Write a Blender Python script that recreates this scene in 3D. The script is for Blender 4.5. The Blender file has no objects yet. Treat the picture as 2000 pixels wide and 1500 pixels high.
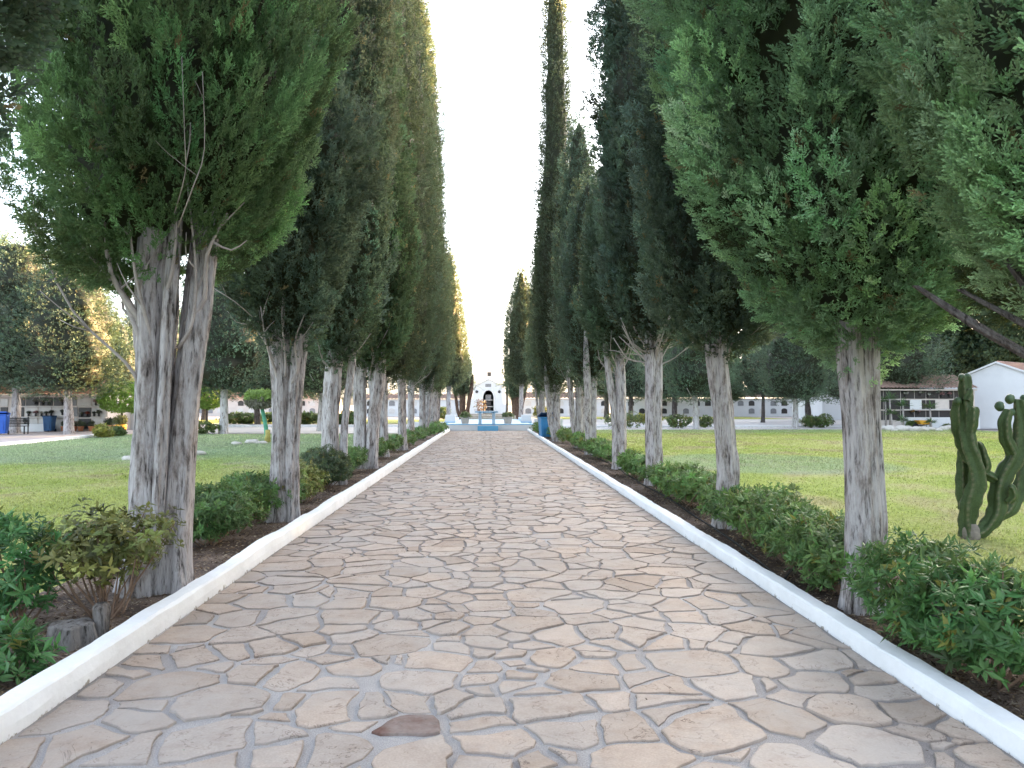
import bpy, math, random
import numpy as np
from mathutils import Vector, Matrix
PI = math.pi
S = bpy.context.scene
COL = S.collection
rng = np.random.default_rng(11)
random.seed(5)

# ------------------------------------------------------------------ camera
F = 1502.0
CAMZ = 1.6
yaw, pitch = math.atan(47 / F), math.atan(40 / F)
cam = bpy.data.objects.new('camera', bpy.data.cameras.new('camera'))
COL.objects.link(cam)
cam.data.sensor_width = 36
cam.data.lens = F / 2000 * 36
cam.data.clip_start = 0.05
cam.data.clip_end = 5000
cam.location = (0, 0, CAMZ)
cam.rotation_euler = (PI / 2 + pitch, 0, -yaw)
S.camera = cam
fw = np.array([math.sin(yaw) * math.cos(pitch), math.cos(yaw) * math.cos(pitch), math.sin(pitch)])
rt = np.array([math.cos(yaw), -math.sin(yaw), 0])
up = np.cross(rt, fw)


def ray(px, py):
    return (px - 1000) / F * rt + (750 - py) / F * up + fw


def G(px, py, z=0.0):
    r = ray(px, py)
    t = (z - CAMZ) / r[2]
    return np.array([0, 0, CAMZ]) + r * t


def AT(px, py, Y):
    r = ray(px, py)
    return np.array([0, 0, CAMZ]) + r * (Y / r[1])


# ------------------------------------------------------------------ materials
def new_mat(name):
    m = bpy.data.materials.new(name)
    m.use_nodes = True
    nt = m.node_tree
    nt.nodes.clear()
    out = nt.nodes.new('ShaderNodeOutputMaterial')
    return m, nt, out


def N(nt, t, **kw):
    n = nt.nodes.new(t)
    for k, v in kw.items():
        if k in n.inputs.keys():
            n.inputs[k].default_value = v
        else:
            setattr(n, k, v)
    return n


def ramp(nt, stops):
    n = nt.nodes.new('ShaderNodeValToRGB')
    e = n.color_ramp.elements
    while len(e) > 1:
        e.remove(e[-1])
    e[0].position, e[0].color = stops[0][0], (*stops[0][1], 1)
    for p, c in stops[1:]:
        x = e.new(p)
        x.color = (*c, 1)
    return n


def mixc(nt, a, b, fac, mode='MIX'):
    n = nt.nodes.new('ShaderNodeMix')
    n.data_type = 'RGBA'
    n.blend_type = mode
    for sock, v in ((n.inputs[6], a), (n.inputs[7], b), (n.inputs[0], fac)):
        if hasattr(v, 'is_output'):
            nt.links.new(v, sock)
        else:
            sock.default_value = v if isinstance(v, float) else (*v, 1)
    return n.outputs[2]


def simple(name, c, rough=0.8, var=0.12, scale=3.0, bump=0.15, bscale=40, spec=0.3, stain=None):
    """painted / plastered surface with soft mottling, fine bump and optional stains"""
    m, nt, out = new_mat(name)
    L = nt.links.new
    tc = N(nt, 'ShaderNodeTexCoord')
    n1 = N(nt, 'ShaderNodeTexNoise', Scale=scale, Detail=6.0, Roughness=0.65)
    L(tc.outputs['Object'], n1.inputs['Vector'])
    r = ramp(nt, [(0.3, tuple(x * (1 - var) for x in c)), (0.7, tuple(min(1, x * (1 + var)) for x in c))])
    L(n1.outputs['Fac'], r.inputs['Fac'])
    colo = r.outputs['Color']
    if stain:
        n3 = N(nt, 'ShaderNodeTexNoise', Scale=stain[1], Detail=8.0, Roughness=0.75)
        L(tc.outputs['Object'], n3.inputs['Vector'])
        r3 = ramp(nt, [(stain[2], (0, 0, 0)), (stain[2] + 0.08, (1, 1, 1))])
        L(n3.outputs['Fac'], r3.inputs['Fac'])
        colo = mixc(nt, colo, stain[0], r3.outputs['Color'])
    n2 = N(nt, 'ShaderNodeTexNoise', Scale=bscale, Detail=4.0)
    L(tc.outputs['Object'], n2.inputs['Vector'])
    b = N(nt, 'ShaderNodeBump', Strength=bump, Distance=0.02)
    L(n2.outputs['Fac'], b.inputs['Height'])
    p = N(nt, 'ShaderNodeBsdfPrincipled', Roughness=rough)
    p.inputs['Specular IOR Level'].default_value = spec
    L(colo, p.inputs['Base Color'])
    L(b.outputs['Normal'], p.inputs['Normal'])
    L(p.outputs[0], out.inputs[0])
    return m


def foliage_mat(name, trans=0.35, rough=0.55, spec=0.25):
    m, nt, out = new_mat(name)
    L = nt.links.new
    a = N(nt, 'ShaderNodeAttribute', attribute_name='col')
    p = N(nt, 'ShaderNodeBsdfPrincipled', Roughness=rough)
    p.inputs['Specular IOR Level'].default_value = spec
    L(a.outputs['Color'], p.inputs['Base Color'])
    t = N(nt, 'ShaderNodeBsdfTranslucent')
    tcol = mixc(nt, a.outputs['Color'], (0.9, 1.0, 0.35), 0.12)
    L(tcol, t.inputs['Color'])
    mx = N(nt, 'ShaderNodeMixShader')
    mx.inputs[0].default_value = trans
    L(p.outputs[0], mx.inputs[1])
    L(t.outputs[0], mx.inputs[2])
    L(mx.outputs[0], out.inputs[0])
    return m


def bark_mat(name, light, dark, zs=0.11, sc=34, bump=1.0):
    m, nt, out = new_mat(name)
    L = nt.links.new
    tc = N(nt, 'ShaderNodeTexCoord')
    mp = N(nt, 'ShaderNodeMapping')
    mp.inputs['Scale'].default_value = (1, 1, zs)
    L(tc.outputs['Object'], mp.inputs['Vector'])
    w = N(nt, 'ShaderNodeTexNoise', Scale=2.2, Detail=2.0)
    L(tc.outputs['Object'], w.inputs['Vector'])
    add = N(nt, 'ShaderNodeVectorMath', operation='MULTIPLY_ADD')
    add.inputs[1].default_value = (0.09, 0.09, 0.02)
    L(w.outputs['Color'], add.inputs[0])
    L(mp.outputs[0], add.inputs[2])
    n = N(nt, 'ShaderNodeTexNoise', Scale=float(sc), Detail=7.0, Roughness=0.68)
    L(add.outputs[0], n.inputs['Vector'])
    mp2 = N(nt, 'ShaderNodeMapping')
    mp2.inputs['Scale'].default_value = (1, 1, .35)
    L(tc.outputs['Object'], mp2.inputs['Vector'])
    n2 = N(nt, 'ShaderNodeTexNoise', Scale=7.5, Detail=6.0, Roughness=0.7)
    L(mp2.outputs[0], n2.inputs['Vector'])
    mid = tuple((a * 0.55 + b * 0.45) for a, b in zip(light, dark))
    r = ramp(nt, [(0.36, dark), (0.43, mid), (0.49, tuple(x * 0.86 for x in light)), (0.72, tuple(x * 1.12 for x in light))])
    L(n.outputs['Fac'], r.inputs['Fac'])
    r2 = ramp(nt, [(0.36, (0.34, 0.31, 0.29)), (0.43, (0.72, 0.68, 0.65)), (0.52, (1, 1, 1))])
    L(n2.outputs['Fac'], r2.inputs['Fac'])
    c = mixc(nt, r.outputs['Color'], r2.outputs['Color'], 1.0, 'MULTIPLY')
    b = N(nt, 'ShaderNodeBump', Strength=bump, Distance=0.03)
    L(n.outputs['Fac'], b.inputs['Height'])
    p = N(nt, 'ShaderNodeBsdfPrincipled', Roughness=0.9)
    p.inputs['Specular IOR Level'].default_value = 0.15
    L(c, p.inputs['Base Color'])
    L(b.outputs['Normal'], p.inputs['Normal'])
    L(p.outputs[0], out.inputs[0])
    return m


def attr_ground(name, scale, var, bump, bscale, rough=0.95, grit=None, dist=0.03):
    m, nt, out = new_mat(name)
    L = nt.links.new
    a = N(nt, 'ShaderNodeAttribute', attribute_name='col')
    tc = N(nt, 'ShaderNodeTexCoord')
    n = N(nt, 'ShaderNodeTexNoise', Scale=float(scale), Detail=8.0, Roughness=0.7)
    L(tc.outputs['Object'], n.inputs['Vector'])
    r = ramp(nt, [(0.3, (1 - var,) * 3), (0.7, (1 + var,) * 3)])
    L(n.outputs['Fac'], r.inputs['Fac'])
    c = mixc(nt, a.outputs['Color'], r.outputs['Color'], 1.0, 'MULTIPLY')
    if grit:
        g = N(nt, 'ShaderNodeTexNoise', Scale=float(grit[0]), Detail=3.0, Roughness=0.8)
        L(tc.outputs['Object'], g.inputs['Vector'])
        rg = ramp(nt, [(0.35, (1 - grit[1],) * 3), (0.65, (1 + grit[1],) * 3)])
        L(g.outputs['Fac'], rg.inputs['Fac'])
        c = mixc(nt, c, rg.outputs['Color'], 1.0, 'MULTIPLY')
    n2 = N(nt, 'ShaderNodeTexNoise', Scale=float(bscale), Detail=6.0, Roughness=0.7)
    L(tc.outputs['Object'], n2.inputs['Vector'])
    b = N(nt, 'ShaderNodeBump', Strength=bump, Distance=dist)
    L(n2.outputs['Fac'], b.inputs['Height'])
    p = N(nt, 'ShaderNodeBsdfPrincipled', Roughness=rough)
    p.inputs['Specular IOR Level'].default_value = 0.2
    L(c, p.inputs['Base Color'])
    L(b.outputs['Normal'], p.inputs['Normal'])
    L(p.outputs[0], out.inputs[0])
    return m


def stone_mat():
    m, nt, out = new_mat('flagstone')
    L = nt.links.new
    a = N(nt, 'ShaderNodeAttribute', attribute_name='col')
    tc = N(nt, 'ShaderNodeTexCoord')
    n = N(nt, 'ShaderNodeTexNoise', Scale=5.0, Detail=9.0, Roughness=0.68)
    L(tc.outputs['Object'], n.inputs['Vector'])
    r = ramp(nt, [(0.28, (0.76, 0.70, 0.66)), (0.45, (0.98, 0.96, 0.94)), (0.72, (1.14, 1.14, 1.14))])
    L(n.outputs['Fac'], r.inputs['Fac'])
    c = mixc(nt, a.outputs['Color'], r.outputs['Color'], 1.0, 'MULTIPLY')
    g = N(nt, 'ShaderNodeTexNoise', Scale=90.0, Detail=3.0)
    L(tc.outputs['Object'], g.inputs['Vector'])
    rg = ramp(nt, [(0.3, (0.88,) * 3), (0.7, (1.08,) * 3)])
    L(g.outputs['Fac'], rg.inputs['Fac'])
    c = mixc(nt, c, rg.outputs['Color'], 1.0, 'MULTIPLY')
    # cleft layers: stepped noise
    lay = N(nt, 'ShaderNodeTexNoise', Scale=3.2, Detail=5.0, Roughness=0.6, Distortion=0.5)
    L(tc.outputs['Object'], lay.inputs['Vector'])
    mul = N(nt, 'ShaderNodeMath', operation='MULTIPLY')
    mul.inputs[1].default_value = 7.0
    L(lay.outputs['Fac'], mul.inputs[0])
    fr = N(nt, 'ShaderNodeMath', operation='FLOOR')
    L(mul.outputs[0], fr.inputs[0])
    sm = N(nt, 'ShaderNodeMath', operation='ADD')
    L(fr.outputs[0], sm.inputs[0])
    frc = N(nt, 'ShaderNodeMath', operation='FRACT')
    L(mul.outputs[0], frc.inputs[0])
    rc = ramp(nt, [(0.0, (0.34, 0.30, 0.28)), (0.035, (0.62, 0.58, 0.56)), (0.09, (1, 1, 1))])
    L(frc.outputs[0], rc.inputs['Fac'])
    msk = N(nt, 'ShaderNodeTexNoise', Scale=2.3, Detail=2.0)
    L(tc.outputs['Object'], msk.inputs['Vector'])
    rm = ramp(nt, [(0.42, (0, 0, 0)), (0.52, (1, 1, 1))])
    L(msk.outputs['Fac'], rm.inputs['Fac'])
    ck = mixc(nt, (1.0, 1.0, 1.0), rc.outputs['Color'], rm.outputs['Color'])
    c = mixc(nt, c, ck, 1.0, 'MULTIPLY')
    hz = N(nt, 'ShaderNodeTexNoise', Scale=0.9, Detail=7.0, Roughness=0.72)
    L(tc.outputs['Object'], hz.inputs['Vector'])
    rh = ramp(nt, [(0.46, (0, 0, 0)), (0.66, (0.7, 0.7, 0.7))])
    L(hz.outputs['Fac'], rh.inputs['Fac'])
    c = mixc(nt, c, (0.40, 0.355, 0.32), rh.outputs['Color'])
    gs = N(nt, 'ShaderNodeMath', operation='MULTIPLY')
    gs.inputs[1].default_value = 0.9
    L(n.outputs['Fac'], gs.inputs[0])
    L(gs.outputs[0], sm.inputs[1])
    b = N(nt, 'ShaderNodeBump', Strength=0.7, Distance=0.006)
    L(sm.outputs[0], b.inputs['Height'])
    p = N(nt, 'ShaderNodeBsdfPrincipled', Roughness=0.75)
    p.inputs['Specular IOR Level'].default_value = 0.25
    L(c, p.inputs['Base Color'])
    L(b.outputs['Normal'], p.inputs['Normal'])
    L(p.outputs[0], out.inputs[0])
    return m


def kerb_mat():
    m, nt, out = new_mat('whitewash')
    L = nt.links.new
    tc = N(nt, 'ShaderNodeTexCoord')
    n = N(nt, 'ShaderNodeTexNoise', Scale=2.0, Detail=7.0, Roughness=0.7)
    L(tc.outputs['Object'], n.inputs['Vector'])
    r = ramp(nt, [(0.3, (0.72, 0.715, 0.71)), (0.6, (0.82, 0.82, 0.82))])
    L(n.outputs['Fac'], r.inputs['Fac'])
    # flaked paint low down and in small chips
    sep = N(nt, 'ShaderNodeSeparateXYZ')
    L(tc.outputs['Object'], sep.inputs[0])
    n2 = N(nt, 'ShaderNodeTexNoise', Scale=9.0, Detail=8.0, Roughness=0.75)
    L(tc.outputs['Object'], n2.inputs['Vector'])
    hz = N(nt, 'ShaderNodeMath', operation='MULTIPLY_ADD')
    hz.inputs[1].default_value = -3.2
    hz.inputs[2].default_value = 0.11
    L(sep.outputs['Z'], hz.inputs[0])
    mx = N(nt, 'ShaderNodeMath', operation='MAXIMUM')
    mx.inputs[1].default_value = -0.09
    L(hz.outputs[0], mx.inputs[0])
    ad = N(nt, 'ShaderNodeMath', operation='ADD')
    L(n2.outputs['Fac'], ad.inputs[0])
    L(mx.outputs[0], ad.inputs[1])
    r2 = ramp(nt, [(0.63, (0, 0, 0)), (0.67, (1, 1, 1))])
    L(ad.outputs[0], r2.inputs['Fac'])
    c = mixc(nt, r.outputs['Color'], (0.36, 0.32, 0.27), r2.outputs['Color'])
    n3 = N(nt, 'ShaderNodeTexNoise', Scale=22.0, Detail=6.0)
    L(tc.outputs['Object'], n3.inputs['Vector'])
    b = N(nt, 'ShaderNodeBump', Strength=0.35, Distance=0.012)
    L(n3.outputs['Fac'], b.inputs['Height'])
    p = N(nt, 'ShaderNodeBsdfPrincipled', Roughness=0.85)
    p.inputs['Specular IOR Level'].default_value = 0.2
    L(c, p.inputs['Base Color'])
    L(b.outputs['Normal'], p.inputs['Normal'])
    L(p.outputs[0], out.inputs[0])
    return m


M = dict(
    fol=foliage_mat('cypress_foliage', 0.42),
    leaf=foliage_mat('shrub_leaf', 0.25, 0.5, 0.35),
    grass=foliage_mat('grass_blade', 0.3, 0.6, 0.15),
    folbg=foliage_mat('conifer_foliage', 0.14),
    bark=bark_mat('cypress_bark', (0.51, 0.475, 0.47), (0.085, 0.075, 0.072)),
    barks=bark_mat('stump_bark', (0.25, 0.23, 0.215), (0.05, 0.044, 0.04)),
    barkd=bark_mat('dark_bark', (0.13, 0.115, 0.105), (0.03, 0.024, 0.022)),
    barkw=bark_mat('limed_bark', (0.62, 0.60, 0.59), (0.34, 0.32, 0.31)),
    barkr=bark_mat('reddish_bark', (0.17, 0.115, 0.09), (0.08, 0.045, 0.035)),
    twig=simple('dead_twig', (0.36, 0.32, 0.30), 0.9, 0.25, 8),
    stem=simple('shrub_stem', (0.20, 0.13, 0.09), 0.85, 0.3, 10),
    stone=stone_mat(),
    mortar=attr_ground('mortar', 1.3, 0.2, 0.9, 70, 0.95, (160, 0.30), 0.012),
    soil=attr_ground('soil', 4, 0.4, 1.0, 28, 1.0, (60, 0.45), 0.05),
    lawn=attr_ground('lawn', 9, 0.3, 1.0, 50, 1.0, (70, 0.35), 0.04),
    dirt=attr_ground('dirt', 0.6, 0.15, 0.6, 20, 1.0, (30, 0.12)),
    kerb=kerb_mat(),
    white=simple('white_render', (0.66, 0.66, 0.66), 0.9, 0.05, 0.8, 0.2, 25),
    whitet=simple('white_trim', (0.66, 0.66, 0.65), 0.8, 0.05),
    cream=simple('cream_wall', (0.62, 0.55, 0.50), 0.9, 0.1, 1.0),
    marble=simple('pale_marble', (0.60, 0.57, 0.54), 0.35, 0.12, 4, 0.05, 20, 0.5),
    granite=simple('dark_granite', (0.035, 0.033, 0.035), 0.3, 0.5, 25, 0.05, 60, 0.5),
    greystone=simple('grey_marble', (0.22, 0.22, 0.23), 0.35, 0.25, 8, 0.05, 40, 0.5),
    tile=simple('clay_tile', (0.42, 0.22, 0.14), 0.85, 0.35, 2.5, 0.3, 30),
    tileold=simple('weathered_tile', (0.24, 0.16, 0.125), 0.9, 0.4, 3, 0.3, 30),
    tilepink=simple('pink_tile', (0.44, 0.27, 0.21), 0.85, 0.2, 2, 0.3, 30),
    bluebin=simple('blue_plastic', (0.035, 0.20, 0.42), 0.45, 0.12, 3, 0.03, 60, 0.4),
    midblue=simple('slate_blue_plastic', (0.03, 0.095, 0.22), 0.5, 0.12, 3, 0.03, 60, 0.35),
    bluedk=simple('navy_plastic', (0.02, 0.055, 0.13), 0.5, 0.2, 4, 0.03, 60, 0.4),
    royal=simple('royal_blue_plastic', (0.03, 0.12, 0.50), 0.45, 0.15, 3, 0.03, 60, 0.4),
    greenbin=simple('green_plastic', (0.06, 0.12, 0.11), 0.5, 0.2, 4),
    rubber=simple('black_rubber', (0.015, 0.015, 0.016), 0.6, 0.2, 20),
    blackm=simple('black_metal', (0.03, 0.03, 0.03), 0.5, 0.2, 10),
    altarb=simple('sky_blue_paint', (0.13, 0.36, 0.56), 0.7, 0.08, 3),
    palebl=simple('pale_blue_paint', (0.46, 0.58, 0.68), 0.75, 0.06, 3),
    planter=simple('concrete_planter', (0.50, 0.43, 0.37), 0.9, 0.12, 8),
    terra=simple('terracotta', (0.45, 0.19, 0.10), 0.85, 0.15, 8),
    sandst=simple('sandstone_step', (0.40, 0.35, 0.29), 0.9, 0.2, 6, 0.4, 20),
    rock=simple('limestone_rock', (0.52, 0.48, 0.43), 0.9, 0.2, 6, 0.5, 14),
    cactus=simple('cactus_skin', (0.055, 0.092, 0.045), 0.5, 0.4, 5, 0.1, 40, 0.4, ((0.18, 0.17, 0.12), 9, 0.66)),
    cactusc=attr_ground('cactus_ribbed', 7, .30, .25, 60, .55, (45, .15)),
    corky=simple('corky_cactus_base', (0.22, 0.19, 0.16), 0.9, 0.3, 9, 0.4),
    greenpaint=simple('green_trunk_paint', (0.09, 0.30, 0.20), 0.8, 0.15, 6),
    yellow=simple('yellow_lichen_bark', (0.42, 0.36, 0.12), 0.9, 0.3, 7),
    orange=simple('orange_plastic', (0.75, 0.38, 0.05), 0.5, 0.1),
    red=simple('red_petals', (0.45, 0.06, 0.05), 0.7, 0.3, 20),
    pinkp=simple('pink_petals', (0.60, 0.30, 0.32), 0.7, 0.3, 20),
    whitep=simple('white_petals', (0.75, 0.72, 0.68), 0.7, 0.2, 20),
    darkleaf=simple('dark_bouquet_leaf', (0.05, 0.06, 0.045), 0.7, 0.5, 20),
    plaza=simple('plaza_paving', (0.42, 0.36, 0.34), 0.9, 0.12, 0.7, 0.3, 12),
    road=simple('grey_path', (0.40, 0.38, 0.37), 0.9, 0.12, 0.5, 0.3, 12),
)


# ------------------------------------------------------------------ object helpers
def tag(o, label=None, cat=None, group=None, kind=None):
    if label:
        o['label'] = label
    if cat:
        o['category'] = cat
    if group:
        o['group'] = group
    if kind:
        o['kind'] = kind
    return o


def thing(name, label, cat, loc=(0, 0, 0), rz=0.0, group=None):
    o = bpy.data.objects.new(name, None)
    COL.objects.link(o)
    o.empty_display_size = 0.2
    o.location = [float(x) for x in loc]
    o.rotation_euler = (0, 0, rz)
    return tag(o, label, cat, group)


def link(name, me, mat, parent=None):
    o = bpy.data.objects.new(name, me)
    COL.objects.link(o)
    if mat is not None and not me.materials:
        me.materials.append(mat)
    if parent is not None:
        o.parent = parent
    return o


def copy_tree(o, loc, rz=None, label=None, sc=None):
    c = o.copy()
    COL.objects.link(c)
    c.location = [float(x) for x in loc]
    if rz is not None:
        c.rotation_euler = (0, 0, rz)
    if sc is not None:
        c.scale = sc
    if label:
        c['label'] = label
    for ch in list(o.children):
        d = ch.copy()
        COL.objects.link(d)
        d.parent = c
        for g in list(ch.children):
            e = g.copy()
            COL.objects.link(e)
            e.parent = d
    return c


def np_mesh(name, V, Fc, col=None, smooth=False):
    V = np.ascontiguousarray(V, dtype=np.float32)
    Fc = np.ascontiguousarray(Fc, dtype=np.int32)
    me = bpy.data.meshes.new(name)
    me.vertices.add(len(V))
    me.vertices.foreach_set('co', V.ravel())
    me.loops.add(Fc.size)
    me.loops.foreach_set('vertex_index', Fc.ravel())
    me.polygons.add(len(Fc))
    me.polygons.foreach_set('loop_start', np.arange(0, Fc.size, Fc.shape[1], dtype=np.int32))
    if smooth:
        me.polygons.foreach_set('use_smooth', np.ones(len(Fc), dtype=bool))
    me.update(calc_edges=True)
    if col is not None:
        a = me.color_attributes.new('col', 'FLOAT_COLOR', 'POINT')
        c4 = np.ones((len(V), 4), dtype=np.float32)
        c4[:, :3] = col
        a.data.foreach_set('color', c4.ravel())
    return me


class MB:
    """collects shapes into one mesh"""

    def __init__(s):
        s.v, s.f, s.sm = [], [], []

    def add(s, vs, fs, smooth=False):
        b = len(s.v)
        s.v += [tuple(map(float, p)) for p in vs]
        s.f += [[i + b for i in f] for f in fs]
        s.sm += [smooth] * len(fs)
        return s

    def box(s, x0, x1, y0, y1, z0, z1, bev=0.0, tx=0.0, ty=0.0):
        """box; tx, ty pull the top in; bev chamfers the edges"""
        if bev <= 0:
            v = [(x0, y0, z0), (x1, y0, z0), (x1, y1, z0), (x0, y1, z0),
                 (x0 + tx, y0 + ty, z1), (x1 - tx, y0 + ty, z1), (x1 - tx, y1 - ty, z1), (x0 + tx, y1 - ty, z1)]
            return s.add(v, [(0, 3, 2, 1), (4, 5, 6, 7), (0, 1, 5, 4), (1, 2, 6, 5), (2, 3, 7, 6), (3, 0, 4, 7)])

        def ring(ix, z, k):
            a, b, c, d = x0 + ix + tx * k, x1 - ix - tx * k, y0 + ix + ty * k, y1 - ix - ty * k
            e = bev
            return [(a + e, c, z), (b - e, c, z), (b, c + e, z), (b, d - e, z), (b - e, d, z), (a + e, d, z), (a, d - e, z), (a, c + e, z)]
        v = ring(bev * .7, z0, 0) + ring(0, z0 + bev, 0) + ring(0, z1 - bev, 1) + ring(bev * .7, z1, 1)
        f = [tuple(range(7, -1, -1)), tuple(range(24, 32))]
        for k in range(3):
            for i in range(8):
                j = (i + 1) % 8
                f.append((k * 8 + i, k * 8 + j, k * 8 + 8 + j, k * 8 + 8 + i))
        return s.add(v, f)

    def prism(s, poly, y0, y1):
        """polygon in xz extruded along y"""
        n = len(poly)
        v = [(x, y0, z) for x, z in poly] + [(x, y1, z) for x, z in poly]
        f = [tuple(range(n)), tuple(range(2 * n - 1, n - 1, -1))]
        for i in range(n):
            j = (i + 1) % n
            f.append((i, i + n, j + n, j))
        return s.add(v, f)

    def tube(s, pts, rads, seg=8, cap=True):
        pts = [np.array(p, float) for p in pts]
        if np.isscalar(rads):
            rads = [rads] * len(pts)
        v, f = [], []
        ref = np.array([0.31, 0.95, 0.11])
        for i, p in enumerate(pts):
            d = pts[min(i + 1, len(pts) - 1)] - pts[max(i - 1, 0)]
            d /= np.linalg.norm(d) + 1e-9
            a = np.cross(d, ref)
            a /= np.linalg.norm(a) + 1e-9
            b = np.cross(d, a)
            for k in range(seg):
                t = 2 * PI * k / seg
                v.append(p + rads[i] * (math.cos(t) * a + math.sin(t) * b))
        for i in range(len(pts) - 1):
            for k in range(seg):
                j = (k + 1) % seg
                f.append((i * seg + k, i * seg + j, (i + 1) * seg + j, (i + 1) * seg + k))
        if cap:
            f.append(tuple(range(seg - 1, -1, -1)))
            f.append(tuple(range((len(pts) - 1) * seg, len(pts) * seg)))
        return s.add(v, f, True)

    def lathe(s, prof, seg=20, c=(0, 0, 0)):
        v, f = [], []
        for r, z in prof:
            for k in range(seg):
                t = 2 * PI * k / seg
                v.append((c[0] + r * math.cos(t), c[1] + r * math.sin(t), c[2] + z))
        for i in range(len(prof) - 1):
            for k in range(seg):
                j = (k + 1) % seg
                f.append((i * seg + k, i * seg + j, (i + 1) * seg + j, (i + 1) * seg + k))
        f.append(tuple(range(seg - 1, -1, -1)))
        f.append(tuple(range((len(prof) - 1) * seg, len(prof) * seg)))
        return s.add(v, f, True)

    def blob(s, c, r, seed=0, amp=0.25, sub=10):
        """lumpy rounded mass"""
        v, f = [], []
        rr = np.random.default_rng(seed)
        ph = rr.uniform(0, 6, 6)
        for i in range(sub + 1):
            a = PI * i / sub
            for k in range(sub * 2):
                t = PI * k / sub
                d = np.array([math.sin(a) * math.cos(t), math.sin(a) * math.sin(t), math.cos(a)])
                w = 1 + amp * (math.sin(3 * d[0] + ph[0] + 2 * d[1]) * .5 + math.sin(4 * d[1] + ph[1] + 3 * d[2]) * .35 + math.sin(7 * d[2] + 5 * d[0] + ph[2]) * .2)
                v.append((c[0] + d[0] * r[0] * w, c[1] + d[1] * r[1] * w, c[2] + d[2] * r[2] * w))
        n = sub * 2
        for i in range(sub):
            for k in range(n):
                j = (k + 1) % n
                f.append((i * n + k, (i + 1) * n + k, (i + 1) * n + j, i * n + j))
        return s.add(v, f, True)

    def mesh(s, name):
        me = bpy.data.meshes.new(name)
        me.from_pydata(s.v, [], s.f)
        me.polygons.foreach_set('use_smooth', s.sm)
        me.update()
        return me

    def build(s, name, mat, parent=None):
        return link(name, s.mesh(name), mat, parent)


# ------------------------------------------------------------------ noise
_perm = np.random.default_rng(3).random(4096)


def vnoise(x, y, z):
    xi, yi, zi = np.floor(x).astype(int), np.floor(y).astype(int), np.floor(z).astype(int)
    fx, fy, fz = x - xi, y - yi, z - zi
    fx, fy, fz = [t * t * (3 - 2 * t) for t in (fx, fy, fz)]

    def h(a, b, c):
        return _perm[(a * 73856093 ^ b * 19349663 ^ c * 83492791) & 4095]
    r = 0
    for dx in (0, 1):
        for dy in (0, 1):
            for dz in (0, 1):
                w = (fx if dx else 1 - fx) * (fy if dy else 1 - fy) * (fz if dz else 1 - fz)
                r = r + w * h(xi + dx, yi + dy, zi + dz)
    return r


def fbm(x, y, z, o=4):
    r, a, t = 0, 1.0, 0
    for k in range(o):
        r = r + a * vnoise(x * 2 ** k + 17 * k, y * 2 ** k + 5 * k, z * 2 ** k + 9 * k)
        t += a
        a *= 0.5
    return r / t


def spline(pts, n):
    """Catmull-Rom through pts (k, m), n samples"""
    P = np.array(pts, float)
    P = np.vstack([2 * P[0] - P[1], P, 2 * P[-1] - P[-2]])
    out = []
    k = len(P) - 3
    for u in np.linspace(0, k - 1e-6, n):
        i = int(u)
        t = u - i
        a, b, c, d = P[i:i + 4]
        out.append(0.5 * ((2 * b) + (-a + c) * t + (2 * a - 5 * b + 4 * c - d) * t * t + (-a + 3 * b - 3 * c + d) * t ** 3))
    return np.array(out)


# ------------------------------------------------------------------ foliage
def spray_templates(k, nf, L=0.13, w=0.011, seed=1, spread=0.75):
    """feathery cypress sprays: nf tapered fingers round a short axis pointing +z"""
    r = np.random.default_rng(seed)
    out = []
    for _ in range(k):
        V = []
        for i in range(nf):
            t = (i + 0.5) / nf
            base = np.array([0, 0, t * L * 0.62]) + r.normal(0, .006, 3)
            side = 1 if i % 2 else -1
            ang = spread * (1 - 0.55 * t) * r.uniform(0.6, 1.25)
            az = r.normal(0, 0.75) + (0 if side > 0 else PI)
            d = np.array([math.sin(ang) * math.cos(az), math.sin(ang) * math.sin(az), math.cos(ang)])
            ln = L * r.uniform(0.38, 0.62) * (1 - 0.25 * t)
            p = np.cross(d, r.normal(0, 1, 3))
            p /= np.linalg.norm(p)
            ww = w * r.uniform(0.75, 1.3)
            bend = r.normal(0, 0.10, 3) * ln
            mid = base + d * ln * 0.55 + bend * .4
            V += [base - p * ww * .25, mid - p * ww * .5, base + d * ln + bend, mid + p * ww * .5]
        out.append(np.array(V))
    return out


def fan_templates(k, nb, nf, L, w, seed):
    """dense cypress fans: nb branchlets on an axis, each with nf short blunt fingers"""
    r = np.random.default_rng(seed)
    out = []
    for _ in range(k):
        V = []
        flat = r.normal(0, 1, 3)
        for b in range(nb):
            t = (b + .5) / nb
            side = 1 if b % 2 else -1
            ang = (.85 - .75 * t) * r.uniform(.75, 1.2)
            az = (0 if side > 0 else PI) + r.normal(0, .55)
            d = np.array([math.sin(ang) * math.cos(az), math.sin(ang) * math.sin(az), math.cos(ang)])
            o = np.array([0, 0, t * L * .6]) + r.normal(0, .004, 3)
            bl = L * (.52 - .14 * t)
            for f in range(nf):
                u = (f + .7) / nf
                e = d + r.normal(0, .42, 3) * (1 - .35 * u)
                e /= np.linalg.norm(e)
                p0 = o + d * bl * (u - .30)
                ln = bl * r.uniform(.36, .55)
                s = np.cross(e, r.normal(0, 1, 3))
                s /= np.linalg.norm(s)
                ww = w * r.uniform(.75, 1.3)
                V += [p0 - s * ww * .3, p0 + e * ln * .6 - s * ww * .5, p0 + e * ln, p0 + e * ln * .6 + s * ww * .5]
        out.append(np.array(V))
    return out


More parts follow.
